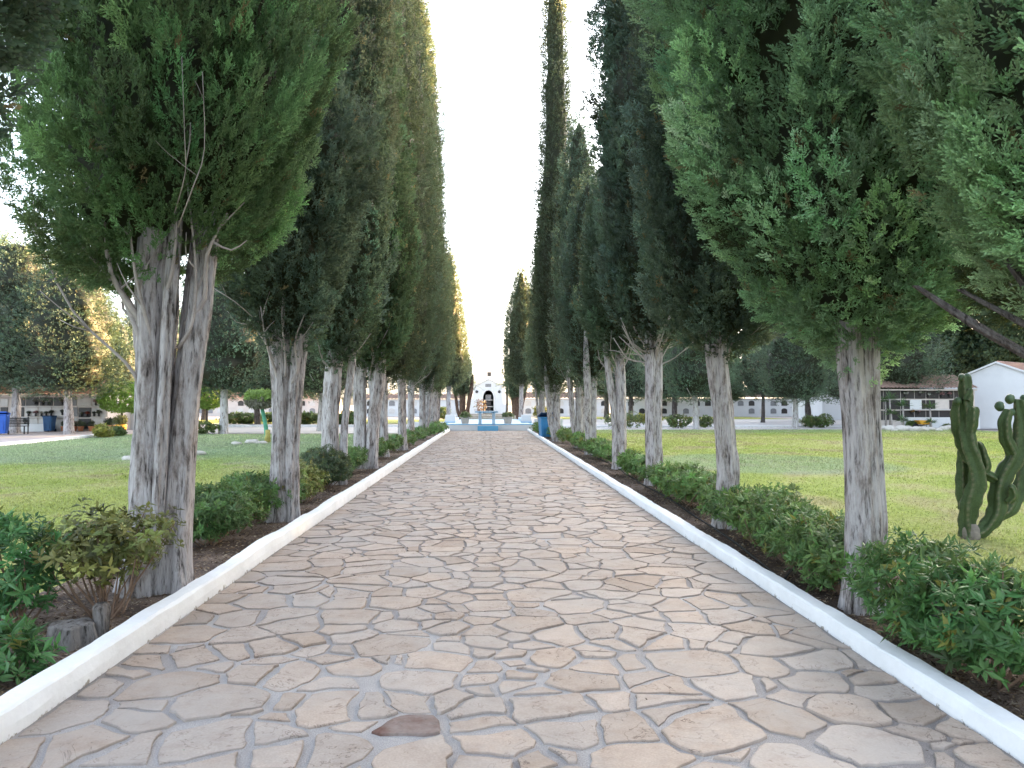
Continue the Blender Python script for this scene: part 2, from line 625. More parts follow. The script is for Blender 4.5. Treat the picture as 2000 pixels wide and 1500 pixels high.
def place_sprays(tmpl, pos, dirs, scale, col, r, tipgain=0.0):
    """instances of the templates as one big quad soup"""
    n = len(pos)
    rnd = r.normal(0, 1, (n, 3))
    a = np.cross(dirs, rnd)
    a /= np.linalg.norm(a, axis=1, keepdims=True) + 1e-9
    b = np.cross(dirs, a)
    which = r.integers(0, len(tmpl), n)
    Vs, Cs = [], []
    for k, T in enumerate(tmpl):
        m = which == k
        if not m.any():
            continue
        R = np.stack([a[m], b[m], dirs[m]], axis=2)
        V = np.einsum('nij,vj->nvi', R, T) * scale[m][:, None, None] + pos[m][:, None, :]
        Vs.append(V.reshape(-1, 3))
        c = np.repeat(col[m][:, None, :], len(T), axis=1)
        if tipgain:
            g = np.ones(len(T))
            g[2::4] = 1 + tipgain
            c = c * g[None, :, None]
        Cs.append(c.reshape(-1, 3))
    return np.vstack(Vs), np.vstack(Cs)


def crown(name, prof, seed, tmpl, plume_density=9.0, nspray=40, scale=1.0, base=(0.045, 0.085, 0.04), jit=0.22,
          lump=0.13, out=0.35, plume=(0.45, 0.9, 0.10, 0.17), core=0.66, brown=0.018, topz=None, fill=8, browntop=None, keep=1.0, tilt=None, shift=0.0):
    """columnar crown: upright plumes of sprays standing on a profile r(z)"""
    r = np.random.default_rng(seed)
    zs = np.array([p[0] for p in prof], float)
    rs = np.array([p[1] for p in prof], float)
    zz = np.linspace(zs[0], zs[-1], 300)
    rr = np.interp(zz, zs, rs)
    slope = np.gradient(rr, zz)
    wgt = (rr + 0.06) * np.sqrt(1 + slope ** 2)
    area = np.trapz(2 * PI * wgt, zz)
    n = max(8, int(area * plume_density))
    cdf = np.cumsum(wgt)
    cdf /= cdf[-1]
    z = np.interp((np.arange(n) + r.random(n)) / n, cdf, zz)
    th = (np.arange(n) * 2.399963 + r.normal(0, .35, n)) % (2 * PI)
    lumpf = 1 + lump * 2 * (fbm(np.cos(th) * 1.6 + 9 + seed, np.sin(th) * 1.6 + 9, z * 0.7, 3) - 0.5) * 2
    R0 = np.interp(z, zz, rr)
    R = R0 * lumpf * r.uniform(0.66, 1.0, n) ** .8
    sl = np.clip(np.interp(z, zz, slope), -1.5, 1.6)
    outv = np.stack([np.cos(th), np.sin(th), np.zeros(n)], 1)
    if keep < 1:
        gap = fbm(np.cos(th) * 2 + seed, np.sin(th) * 2, z * 0.8, 2)
        kk = gap < np.quantile(gap, keep)
        z, th, R, R0, sl, outv, n = z[kk], th[kk], R[kk], R0[kk], sl[kk], outv[kk], int(kk.sum())
    ax = outv * (sl * 0.75 + out)[:, None] + np.array([0, 0, 1.0]) + r.normal(0, .16, (n, 3))
    ax /= np.linalg.norm(ax, axis=1, keepdims=True)
    sz = scale if np.isscalar(scale) else scale
    Lp = r.uniform(plume[0], plume[1], n)
    rp = r.uniform(plume[2], plume[3], n)
    c0 = np.stack([R * np.cos(th), R * np.sin(th), z], 1) - ax * Lp[:, None] * 0.5
    pc = np.array(base)[None, :] * (1 + r.normal(0, jit, (n, 1))) * (1 + r.normal(0, .06, (n, 3)))
    if browntop:
        bm = np.clip((z - browntop) / 1.5, 0, 1) * r.uniform(0.3, 1, n)
        pc = pc * (1 - bm[:, None]) + np.array([0.058, 0.064, 0.044]) * bm[:, None]
    # sprays on each plume
    i = np.repeat(np.arange(n), nspray)
    m = len(i)
    t = r.random(m) ** 0.85
    a = np.cross(ax, np.array([0.2, 0.1, 0.4]))
    a /= np.linalg.norm(a, axis=1, keepdims=True)
    b = np.cross(ax, a)
    ph = r.uniform(0, 2 * PI, m)
    rad = np.cos(ph)[:, None] * a[i] + np.sin(ph)[:, None] * b[i]
    ok = (rad * outv[i]).sum(1) > -0.22
    i, t, rad = i[ok], t[ok], rad[ok]
    m = len(i)
    prf = np.sqrt(np.clip(np.sin(PI * (0.14 + 0.84 * t)), 0, 1))
    pos = c0[i] + ax[i] * (Lp[i] * t)[:, None] + rad * (rp[i] * prf * r.uniform(.75, 1.08, m))[:, None]
    d = ax[i] * (0.75 + 0.4 * t)[:, None] + rad * (0.85 - 0.6 * t)[:, None] + r.normal(0, .28, (m, 3))
    d /= np.linalg.norm(d, axis=1, keepdims=True)
    cc = pc[i] * (1 + r.normal(0, .20, (m, 1)))
    bb = r.random(m) < brown
    cc[bb] = np.array([0.15, 0.115, 0.06]) * r.uniform(.6, 1.2, (bb.sum(), 1))
    s = scale * r.uniform(0.75, 1.2, m)
    if topz is not None:   # coarser growth above what the camera sees close up
        hi = pos[:, 2] > topz
        kill = hi & (r.random(m) < 0.82)
        s = np.where(hi, s * 1.9, s)
        pos, d, s, cc = pos[~kill], d[~kill], s[~kill], cc[~kill]
    # inner fill
    nf = n * fill
    zi = np.interp(r.random(nf), cdf, zz)
    ti = r.uniform(0, 2 * PI, nf)
    Ri = np.interp(zi, zz, rr) * r.uniform(0.66, 0.86, nf)
    pf = np.stack([Ri * np.cos(ti), Ri * np.sin(ti), zi], 1)
    df = np.stack([np.cos(ti), np.sin(ti), np.full(nf, .8)], 1) + r.normal(0, .4, (nf, 3))
    df /= np.linalg.norm(df, axis=1, keepdims=True)
    cf = np.array(base)[None, :] * (0.95 + r.normal(0, .15, (nf, 1)))
    pos, d = np.vstack([pos, pf]), np.vstack([d, df])
    s = np.concatenate([s, scale * r.uniform(1.1, 1.6, nf)])
    cc = np.clip(np.vstack([cc, cf]), 0.006, 0.5)
    V, C = place_sprays(tmpl, pos, d, s, cc, r, 0.75)
    Fq = np.arange(len(V), dtype=np.int32).reshape(-1, 4)
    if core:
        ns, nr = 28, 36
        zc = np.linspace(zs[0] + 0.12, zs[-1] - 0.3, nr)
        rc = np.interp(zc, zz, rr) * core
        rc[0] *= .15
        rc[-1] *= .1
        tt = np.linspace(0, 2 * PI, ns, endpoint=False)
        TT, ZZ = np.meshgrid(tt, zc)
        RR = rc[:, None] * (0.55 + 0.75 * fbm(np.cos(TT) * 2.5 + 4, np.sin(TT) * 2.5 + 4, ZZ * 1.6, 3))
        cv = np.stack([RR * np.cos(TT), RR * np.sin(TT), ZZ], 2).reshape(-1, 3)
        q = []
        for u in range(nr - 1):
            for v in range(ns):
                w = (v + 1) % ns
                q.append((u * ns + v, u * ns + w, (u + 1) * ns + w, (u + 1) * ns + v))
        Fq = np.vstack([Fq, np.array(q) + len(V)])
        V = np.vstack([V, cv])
        C = np.vstack([C, np.tile(np.array([[0.030, 0.034, 0.021]]), (len(cv), 1))])  # dead inner growth, coloured extra dark to paint shade between the plumes
    if tilt:
        V[:, 2] += tilt[0] * V[:, 0] + tilt[1] * V[:, 1]
        V[:, 0] += shift
    return np_mesh(name, V, Fq, C)


def trunk_mesh(name, stems, seed, rings=60, segs=36, flute=0.15, fiss=0.085):
    """stems: list of [(x,y,z,r), ...] polylines; fluted, fissured, merged in one mesh"""
    Vs, Fs, off = [], [], 0
    r = np.random.default_rng(seed)
    for k, st in enumerate(stems):
        P = spline(st, rings)
        tt = np.linspace(0, 2 * PI, segs, endpoint=False)
        T, I = np.meshgrid(tt, np.arange(rings))
        z = P[:, 2][:, None] + 0 * T
        rad = np.maximum(P[:, 3], 0.004)[:, None]
        ph = r.uniform(0, 6, 4)
        tw = z * r.normal(0, .15)
        fl = 1 + flute * (0.6 * np.sin(3 * T + ph[0] + tw) + 0.5 * np.sin(5 * T + ph[1] - tw) + 0.3 * np.sin(8 * T + ph[2] + tw * 2))
        lo = fbm(np.cos(T) * 1.8 + 7 * k + seed, np.sin(T) * 1.8 + 5, z * 1.1, 3) - .5
        hi = fbm(np.cos(T) * 7 + 3 * k + seed, np.sin(T) * 7 + 8, z * 1.6, 3)
        ridge = np.abs(hi - 0.5) * 2
        fac = fl * (1 + .35 * lo) + fiss * (ridge - .45) * 2.2
        X = P[:, 0][:, None] + rad * fac * np.cos(T)
        Y = P[:, 1][:, None] + rad * fac * np.sin(T)
        Vs.append(np.stack([X, Y, z], 2).reshape(-1, 3))
        q = []
        for u in range(rings - 1):
            for v in range(segs):
                w = (v + 1) % segs
                q.append((off + u * segs + v, off + u * segs + w, off + (u + 1) * segs + w, off + (u + 1) * segs + v))
        Fs.append(np.array(q))
        off += rings * segs
    return np_mesh(name, np.vstack(Vs), np.vstack(Fs), None, True)


TN = fan_templates(10, 6, 6, .135, .0112, 1)
TN2 = fan_templates(8, 5, 4, .16, .021, 12)       # close trees
TM = fan_templates(8, 4, 3, .17, .031, 2)        # middle distance
TF = fan_templates(6, 3, 2, .20, .045, 3)        # far
TX = fan_templates(6, 3, 2, .28, .075, 4)
TW = spray_templates(5, 5, 0.34, 0.085, 4, 1.1)   # background trees


def std_prof(zb, H, rm, fullat=1.6, bottom=0.22):
    h = H - zb
    return [(zb, bottom * rm), (zb + .3, .5 * rm), (zb + .3 * fullat + .25, .78 * rm), (zb + fullat, .97 * rm), (zb + max(fullat + .3, h * .4), rm),
            (zb + h * .62, .88 * rm), (zb + h * .8, .62 * rm), (zb + h * .93, .28 * rm), (H, .05)]


def bare_branches(root, spots, seed, mat='twig'):
    """bare limbs that leave the trunk under the crown; each one its own part"""
    r = np.random.default_rng(seed)
    for (p, q, rad) in spots:
        p, q = np.array(p, float), np.array(q, float)
        mid = (p + q) / 2 + r.normal(0, .05, 3) + np.array([0, 0, -0.06]) * np.linalg.norm(q - p)
        pts = spline([p * np.array([.55, .55, 1]) - np.array([0, 0, .22]), p, mid, q], 10)
        mb = MB().tube(pts, list(np.linspace(rad, rad * .35, 10)), 8)
        for k in range(r.integers(1, 4)):
            b = pts[r.integers(4, 9)]
            e = b + (q - p) * r.uniform(.2, .45) + r.normal(0, .10, 3)
            mb.tube(spline([b, (b + e) / 2 + r.normal(0, .03, 3), e], 5), list(np.linspace(rad * .45, rad * .15, 5)), 6)
        mb.build('branch', M[mat], root)

# ================================================================== SETTING
XL, XR = -2.29, 2.38          # paved width
YE = 46.85                    # the paving ends at the platform


def sheet(name, x0, x1, y0, y1, dx, dy, zf, cf, mat, kind='structure'):
    nx, ny = max(2, int((x1 - x0) / dx) + 1), max(2, int((y1 - y0) / dy) + 1)
    X, Y = np.meshgrid(np.linspace(x0, x1, nx), np.linspace(y0, y1, ny))
    Z = zf(X, Y) if callable(zf) else np.full_like(X, zf)
    V = np.stack([X, Y, Z], 2).reshape(-1, 3)
    i = np.arange(nx * ny).reshape(ny, nx)
    Q = np.stack([i[:-1, :-1], i[:-1, 1:], i[1:, 1:], i[1:, :-1]], 2).reshape(-1, 4)
    C = cf(X, Y).reshape(-1, 3) if callable(cf) else np.tile(np.array([cf]), (nx * ny, 1))
    o = link(name, np_mesh(name, V, Q, C, True), mat)
    return tag(o, kind=kind)


def lerp(a, b, t):
    return np.asarray(a)[None] * (1 - t[..., None]) + np.asarray(b)[None] * t[..., None]


def sstep(a, b, x):
    t = np.clip((x - a) / (b - a), 0, 1)
    return t * t * (3 - 2 * t)


def lawn_col(X, Y):
    n1 = fbm(X * .25 + 50, Y * .16 + 50, X * 0 + 1.5, 4)
    n2 = fbm(X * 1.3 + 90, Y * .8 + 70, X * 0 + 4.5, 4)
    c = lerp((0.315, 0.375, 0.095), (0.40, 0.415, 0.145), sstep(.35, .65, n1))
    # bare straw-coloured patches close to the walk
    c = c * (1 - (sstep(.50, .70, n2) * .7)[..., None]) + np.array([.31, .25, .155]) * (sstep(.48, .66, n2) * .8)[..., None]
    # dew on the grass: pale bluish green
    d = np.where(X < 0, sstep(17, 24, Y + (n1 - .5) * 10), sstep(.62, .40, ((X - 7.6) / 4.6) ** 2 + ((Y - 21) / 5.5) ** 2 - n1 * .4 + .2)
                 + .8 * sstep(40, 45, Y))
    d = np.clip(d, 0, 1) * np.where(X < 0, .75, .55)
    return c * (1 - d[..., None]) + np.array([.25, .335, .235]) * d[..., None]


sheet('ground', -900, 900, -60, 1500, 60, 60, -0.06, (0.36, 0.31, 0.28), M['dirt'])
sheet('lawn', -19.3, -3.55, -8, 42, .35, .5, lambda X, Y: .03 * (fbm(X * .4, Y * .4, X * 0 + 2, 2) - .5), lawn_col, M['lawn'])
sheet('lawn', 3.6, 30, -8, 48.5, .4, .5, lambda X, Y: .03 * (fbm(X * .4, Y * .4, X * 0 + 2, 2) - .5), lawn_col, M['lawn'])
sheet('lawn', -30, -4, 66, 84, 2, 2, -.03, (0.24, 0.25, 0.06), M['lawn'])
sheet('lawn', 6, 34, 84, 101, 2, 2, -.03, (0.24, 0.25, 0.06), M['lawn'])


def bed_z(X, Y):
    return .035 * (fbm(X * 2, Y * 1.2, X * 0 + 7, 3) - .5) + .02


def bed_c(X, Y):
    n = fbm(X * 2.5 + 3, Y * 1.5 + 3, X * 0 + 3, 3)
    return lerp((0.095, 0.068, 0.055), (0.235, 0.175, 0.14), sstep(.35, .7, n))


sheet('soil_bed', -3.75, -2.40, -3, 47, .08, .12, bed_z, bed_c, M['soil'])
sheet('soil_bed', 2.46, 3.8, -3, 47, .08, .12, bed_z, bed_c, M['soil'])
sheet('plaza', -60, -19.35, 18, 66, 3, 3, -.005, (0.3, 0.3, 0.3), M['plaza'])
sheet('path', -19.3, -3.6, 43.2, 62, 3, 3, -.012, (0.3, 0.3, 0.3), M['road'])
sheet('path', 3.4, 60, 49, 83, 3, 3, -.012, (0.3, 0.3, 0.3), M['road'])
sheet('path', -3.5, 3.3, 62.2, 104, 2, 3, -.016, (0.3, 0.3, 0.3), M['sandst'])


def mortar_c(X, Y):
    n = fbm(X * .9 + 20, Y * .7 + 20, X * 0 + 2, 4)
    n2 = fbm(X * 1.7 + 60, Y * 1.1 + 10, X * 0 + 6, 4)
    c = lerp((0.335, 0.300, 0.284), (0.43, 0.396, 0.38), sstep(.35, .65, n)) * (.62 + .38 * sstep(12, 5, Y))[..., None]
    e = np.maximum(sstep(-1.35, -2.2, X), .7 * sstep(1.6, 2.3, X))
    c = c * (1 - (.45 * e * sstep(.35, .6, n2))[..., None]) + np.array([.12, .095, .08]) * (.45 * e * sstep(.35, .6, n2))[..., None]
    w = sstep(.62, .72, n2) * .75 * sstep(14, 6, Y)
    return c * (1 - w[..., None]) + np.array([.44, .42, .41]) * w[..., None]


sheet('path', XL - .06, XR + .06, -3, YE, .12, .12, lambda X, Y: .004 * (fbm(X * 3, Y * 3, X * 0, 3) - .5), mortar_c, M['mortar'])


# ---- flagstones: clipped Voronoi polygons, shrunk, roughened and bevelled
def clip(poly, px, py, nx, ny):
    out = []
    n = len(poly)
    for i in range(n):
        a, b = poly[i], poly[(i + 1) % n]
        da = (a[0] - px) * nx + (a[1] - py) * ny
        db = (b[0] - px) * nx + (b[1] - py) * ny
        if da <= 0:
            out.append(a)
        if da * db < 0:
            t = da / (da - db)
            out.append((a[0] + (b[0] - a[0]) * t, a[1] + (b[1] - a[1]) * t))
    return out


def flagstones():
    rd = random.Random(21)
    strips = [(XL + .01, -.133, .315, .235), (-.131, .089, .23, .23), (.091, XR - .01, .315, .235)]
    V, Fc, C = [], [], []
    x0, x1 = XL + .01, XR - .01
    if True:
        pts = []
        for (u0, u1, sx, sy) in strips:
            mid = sx < .3
            y, row = -2.6, 0
            ncol = max(1, round((u1 - u0) / sx))
            stepx = (u1 - u0) / ncol
            while y < YE - .1:
                stp = sy * (0.92 if y > 9 else 1.0)
                for c in range(ncol):
                    if mid:
                        pts.append((-.021 + rd.gauss(0, .02), y + rd.uniform(-.3, .3) * stp))
                        continue
                    if rd.random() < .16:
                        continue
                    x = u0 + (c + .25 + .5 * (row % 2)) * stepx + rd.uniform(-.46, .46) * stepx
                    cand = [(x, y + rd.uniform(-.44, .44) * stp)]
                    if rd.random() < .34:
                        cand.append((x + rd.uniform(-.28, .28), y + rd.uniform(-.28, .28)))
                    for (a, b) in cand:
                        lim = .185 + abs(rd.gauss(0, .035))
                        if abs(a + .021) < lim:
                            a = -.021 + (lim if u0 > -.05 else -lim)
                        pts.append((min(max(a, x0 + .06), x1 - .06), b))
                y += stp
                row += 1
        ncol = 9
        pts.sort(key=lambda p: p[1])
        ys = [p[1] for p in pts]
        wt = {p: rd.uniform(-.040, .040) * (1 if abs(p[0] + .021) > .3 else .2) + (.034 if math.hypot(p[0] + .26, p[1] - 3.72) < .16 else 0) for p in pts}
        import bisect
        for (x, y) in pts:
            lo, hi = bisect.bisect_left(ys, y - 1.3), bisect.bisect_right(ys, y + 1.3)
            poly = [(x0, y - 1), (x1, y - 1), (x1, y + 1), (x0, y + 1)]
            near = y < 7
            g = (rd.uniform(.009, .026) if y < 5 else rd.uniform(.007, .018) if near else rd.uniform(.005, .011)) * (1.0 if x < .9 or y > 8 else .8)
            g0 = g
            ge = g0 * (.7 if y < 5 else .25 if y < 8 else 0)
            poly = clip(poly, x0 + ge * rd.uniform(.5, 1.5), 0, -1, 0)
            poly = clip(poly, x1 - ge * rd.uniform(.5, 1.5), 0, 1, 0)
            poly = clip(poly, 0, -2.9, 0, -1)
            poly = clip(poly, 0, YE - .02, 0, 1)
            for (qx, qy) in pts[lo:hi]:
                if (qx, qy) == (x, y):
                    continue
                dx, dy = qx - x, qy - y
                d = math.hypot(dx, dy)
                if d > 1.5 or d < 1e-4:
                    continue
                gg = g * rd.uniform(.6, 1.5)
                hw = d / 2 + (wt[(x, y)] - wt[(qx, qy)]) / (2 * d) - gg
                poly = clip(poly, x + dx / d * hw, y + dy / d * hw, dx / d, dy / d)
                if len(poly) < 3:
                    break
            if len(poly) < 3:
                continue
            area = abs(sum(poly[i][0] * poly[(i + 1) % len(poly)][1] - poly[(i + 1) % len(poly)][0] * poly[i][1] for i in range(len(poly)))) / 2
            if area < .006:
                continue
            cx = sum(p[0] for p in poly) / len(poly)
            cy = sum(p[1] for p in poly) / len(poly)
            # corner rounding and rough edges
            seg = .045 if y < 9 else .11
            ring = []
            n = len(poly)
            for i in range(n):
                a, b, c = poly[i], poly[(i + 1) % n], poly[(i + 2) % n]
                ln = math.hypot(b[0] - a[0], b[1] - a[1])
                k = max(1, int(ln / seg))
                bow = rd.gauss(0, .028) * ln
                nx, ny = (b[1] - a[1]) / (ln + 1e-9), -(b[0] - a[0]) / (ln + 1e-9)
                for j in range(k):
                    t = (j + .12) / k
                    w = -abs(bow) * math.sin(PI * t) + rd.gauss(0, .0038 if y < 9 else .005)
                    ring.append((a[0] + (b[0] - a[0]) * t + nx * w, a[1] + (b[1] - a[1]) * t + ny * w))
            if len(ring) < 4:
                continue
            wr = np.array(ring)
            k1 = np.clip(np.minimum(wr[:, 0] - XL, XR - wr[:, 0]) / .25, 0, 1) * (1 + 0 * np.clip((np.abs(wr[:, 0] + .02) - .11) / .3, 0, 1))
            z_ = wr[:, 0] * 0
            wx = (fbm(wr[:, 0] * 2.3 + 40, wr[:, 1] * 2.3 + 40, z_ + .5, 3) - .5) * .20 * k1
            wy = (fbm(wr[:, 0] * 2.3 + 80, wr[:, 1] * 2.3 + 10, z_ + 3.5, 3) - .5) * .20
            wr = wr + np.stack([wx, wy], 1)
            wr[:, 1] = np.minimum(wr[:, 1], YE - .01)
            ring = [tuple(p) for p in wr]
            cx, cy = wr[:, 0].mean(), wr[:, 1].mean()
            h = rd.uniform(.006, .017)
            tx, ty = rd.gauss(0, .006), rd.gauss(0, .006)
            tone = rd.random()
            base = np.array([.44, .345, .278]) * (1 - tone) + np.array([.425, .358, .312]) * tone
            if rd.random() < .07:
                base = np.array([.37, .285, .225])
            base = base * rd.uniform(.90, 1.07)
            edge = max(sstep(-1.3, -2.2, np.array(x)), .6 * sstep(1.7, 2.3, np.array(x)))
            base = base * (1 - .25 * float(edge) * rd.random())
            if abs(cx + .26) < .22 and abs(cy - 3.72) < .22 and area > .03 and not getattr(flagstones, 'red', 0):
                base = np.array([.15, .078, .06])
                flagstones.red = 1
            o = len(V)
            m = len(ring)
            size = math.sqrt(area)
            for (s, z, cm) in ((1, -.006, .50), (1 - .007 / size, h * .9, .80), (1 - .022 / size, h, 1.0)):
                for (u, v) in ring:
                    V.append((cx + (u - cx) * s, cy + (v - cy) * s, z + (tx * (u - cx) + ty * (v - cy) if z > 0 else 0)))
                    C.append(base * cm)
            V.append((cx, cy, h))
            C.append(base)
            for k in range(2):
                for i in range(m):
                    j = (i + 1) % m
                    Fc.append((o + k * m + i, o + k * m + j, o + (k + 1) * m + j, o + (k + 1) * m + i))
            for i in range(m):
                j = (i + 1) % m
                Fc.append((o + 2 * m + i, o + 2 * m + j, o + 3 * m))
    me = bpy.data.meshes.new('path')
    me.from_pydata(V, [], Fc)
    me.update()
    a = me.color_attributes.new('col', 'FLOAT_COLOR', 'POINT')
    c4 = np.ones((len(V), 4), np.float32)
    c4[:, :3] = np.array(C)
    a.data.foreach_set('color', c4.ravel())
    # winding: faces must look up
    fl = me.polygons[-1].normal.z
    if fl < 0:
        me.flip_normals()
    return tag(link('path', me, M['stone']), kind='structure')


flagstones()


# ---- whitewashed kerbs
def kerb(xin, w, h, side, seed, label):
    ny = 900
    ys = np.linspace(-3, YE - .05, ny)
    sec = [(0, -.03), (0.0, h * .45), (.006, h * .90), (.022, h), (w * .5, h * 1.03), (w - .022, h), (w - .004, h * .88), (w, -.03)]
    R_ = []
    for k, (u, z) in enumerate(sec):
        a = vnoise(ys * .7, ys * 0 + seed, ys * 0 + .5) - .5
        b = vnoise(ys * 1.1 + 40, ys * 0 + seed, ys * 0 + .5) - .5
        e = vnoise(ys * 4.0, ys * 0 + k * 3.1 + seed, ys * 0 + .5) - .5
        f = vnoise(ys * 17.0, ys * 0 + k * 1.7 + seed, ys * 0 + .5) - .5
        amp = .05 if k == 0 else 1.0
        R_.append(np.stack([xin + side * (u + .030 * a + (.016 * e + .010 * f) * amp), ys, z * (1 + .22 * b) + .012 * e + .005 * f], 1))
    V, Q = [], []
    groups = [(0, 1), (1, 2), (2, 3), (3, 4, 5), (5, 6), (6, 7)]
    off = 0
    for g in groups:
        for k in g:
            V.append(R_[k])
        for a_ in range(len(g) - 1):
            i0 = off + a_ * ny + np.arange(ny - 1)
            q = np.stack([i0, i0 + ny, i0 + ny + 1, i0 + 1], 1)
            Q.append(q if side < 0 else q[:, ::-1])
        off += len(g) * ny
    V, Q = np.vstack(V), np.vstack(Q)
    o = link('kerb', np_mesh('kerb', np.array(V), np.array(Q), None, True), M['kerb'])
    o.data.materials[0] = M['kerb']
    return tag(o, label, 'kerb', None, 'structure')


kerb(XL, .16, .15, -1, 3, None)
kerb(XR, .155, .115, 1, 8, None)
# white kerb between the far lawn and the plaza on the left
p0, p1 = G(-60, 877), G(195, 853)
mb = MB()
for t0 in np.linspace(0, .98, 24):
    a, b = p0 + (p1 - p0) * t0, p0 + (p1 - p0) * (t0 + 1 / 24)
    mb.add([(a[0] - .12, a[1], -.03), (a[0] + .12, a[1], -.03), (b[0] + .12, b[1], -.03), (b[0] - .12, b[1], -.03),
            (a[0] - .11, a[1], .13), (a[0] + .11, a[1], .13), (b[0] + .11, b[1], .13), (b[0] - .11, b[1], .13)],
           [(4, 5, 6, 7), (0, 1, 5, 4), (1, 2, 6, 5), (2, 3, 7, 6), (3, 0, 4, 7)])
tag(mb.build('kerb', M['kerb']), kind='structure')
tag(MB().box(-19.2, -3.7, 56.0, 56.22, -.03, .14).build('kerb', M['kerb']), kind='structure')
tag(MB().box(3.6, 30, 54.0, 54.2, -.03, .1).build('kerb', M['kerb']), kind='structure')


# ---- grass blades and litter
def grass(n, xr, yr, seed):
    r = np.random.default_rng(seed)
    y = yr[0] * (yr[1] / yr[0]) ** (r.random(n) ** .9)
    x = r.uniform(xr[0], xr[1], n)
    ok = np.abs(x) < y * .78 + 2
    x, y = x[ok], y[ok]
    n = len(x)
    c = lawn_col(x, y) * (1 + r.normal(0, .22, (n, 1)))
    h = r.uniform(.011, .028, n) * (1 + y / 40)
    w = r.uniform(.004, .009, n) * (1 + y / 12)
    az = r.uniform(0, 2 * PI, n)
    lean = r.normal(0, .5, (n, 2)) * h[:, None]
    p = np.stack([x, y, np.full(n, -.01)], 1)
    s = np.stack([np.cos(az), np.sin(az), np.zeros(n)], 1) * w[:, None]
    t = p + np.concatenate([lean, h[:, None] + .01], 1)
    V = np.stack([p - s, p + s, t], 1).reshape(-1, 3)
    o = link('grass', np_mesh('grass', V, np.arange(len(V)).reshape(-1, 3), np.clip(np.repeat(c, 3, axis=0), .01, .6)), M['grass'])
    return tag(o, kind='stuff')


grass(240000, (-19, -3.5), (4.5, 41.8), 1)
grass(330000, (3.7, 30), (3.5, 48), 2)


def litter(n, x0, x1, y0, y1, z, seed, size=(.008, .03), cols=((.16, .10, .06), (.28, .20, .12), (.08, .05, .035), (.38, .31, .23))):
    r = np.random.default_rng(seed)
    y = y0 + (y1 - y0) * r.random(n) ** 1.8
    x = r.uniform(x0, x1, n)
    az, L = r.uniform(0, 2 * PI, n), r.uniform(*size, n)
    w = L * r.uniform(.12, .5, n)
    d = np.stack([np.cos(az), np.sin(az), r.normal(0, .25, n)], 1) * L[:, None]
    e = np.stack([-np.sin(az), np.cos(az), r.normal(0, .25, n)], 1) * w[:, None]
    p = np.stack([x, y, z + r.uniform(0, .012, n)], 1)
    if z > .015:
        p[:, 2] = bed_z(x, y) + r.uniform(.002, .014, n)
    V = np.stack([p - d, p - e, p + d, p + e], 1).reshape(-1, 3)
    c = np.array(cols)[r.integers(0, len(cols), n)] * r.uniform(.7, 1.2, (n, 1))
    o = link('leaf_litter', np_mesh('leaf_litter', V, np.arange(len(V)).reshape(-1, 4), np.repeat(c, 4, axis=0)), M['soil'])
    return tag(o, kind='stuff')


litter(26000, -3.7, -2.46, 3, 30, .03, 4)
litter(26000, 2.55, 3.75, 3, 30, .03, 5)
litter(420, -2.2, 2.3, 2.5, 16, .012, 6, (.004, .011), ((.55, .5, .42), (.2, .13, .08), (.10, .07, .05)))


# ================================================================== AVENUE CYPRESSES
def std_stems(r, h, seed, n=2):
    q = np.random.default_rng(seed)
    st = []
    for k in range(n):
        a = q.uniform(0, 2 * PI)
        o = 0 if (n == 1 or k == 0) else 1
        rr = r * (1 if k == 0 else q.uniform(.45, .75))
        dx, dy = math.cos(a) * r * (.25 + .8 * o), math.sin(a) * r * (.25 + .8 * o)
        fl = 1.0 + .9 * o
        st.append([(dx * .5, dy * .5, -.05, rr * 1.35), (dx * .6, dy * .6, .25, rr * 1.08), (dx * .9 * fl, dy * .9, h * .35, rr * .95),
                   (dx * 1.2 * fl, dy * 1.2 * fl, h * .7, rr * .9), (dx * 1.5 * fl, dy * 1.5 * fl, h * 1.0, rr * .92), (dx * 1.8 * fl, dy * 1.8 * fl, h * 1.5, rr * .5)])
    return st


GREEN = (0.070, 0.140, 0.066)
DEEP = (0.060, 0.096, 0.066)
BLUE = (0.060, 0.095, 0.072)
DULL = (0.058, 0.078, 0.052)
LG, RG = 'cypresses lining the left of the walk', 'cypresses lining the right of the walk'


def cypress(x, y, label, prof, seed, tm, pd, ns, sc, base, stems=None, r=.17, n=2, branches=(), grp=LG, topz=None, rings=60, segs=36, **kw):
    root = thing('cypress_tree', label, 'tree', (x, y, 0), 0, grp)
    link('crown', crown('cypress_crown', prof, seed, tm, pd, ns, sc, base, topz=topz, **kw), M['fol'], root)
    if stems is None:
        stems = std_stems(r, prof[0][0] + .4, seed + 50, n)
    link('trunk', trunk_mesh('cypress_trunk', stems, seed, rings, segs), M['bark'], root)
    bare_branches(root, branches, seed)
    return root


def ring_branches(zb, r, k, seed, rise=.8, reach=.55, rad=.022):
    q = np.random.default_rng(seed)
    out = []
    for i in range(k):
        a = q.uniform(0, 2 * PI)
        z0 = zb - q.uniform(.0, .45)
        l = reach * q.uniform(.6, 1.2)
        out.append(((math.cos(a) * r * .8, math.sin(a) * r * .8, z0), (math.cos(a) * (r + l), math.sin(a) * (r + l), z0 + rise * q.uniform(.6, 1.2)), rad * q.uniform(.7, 1.3)))
    return out


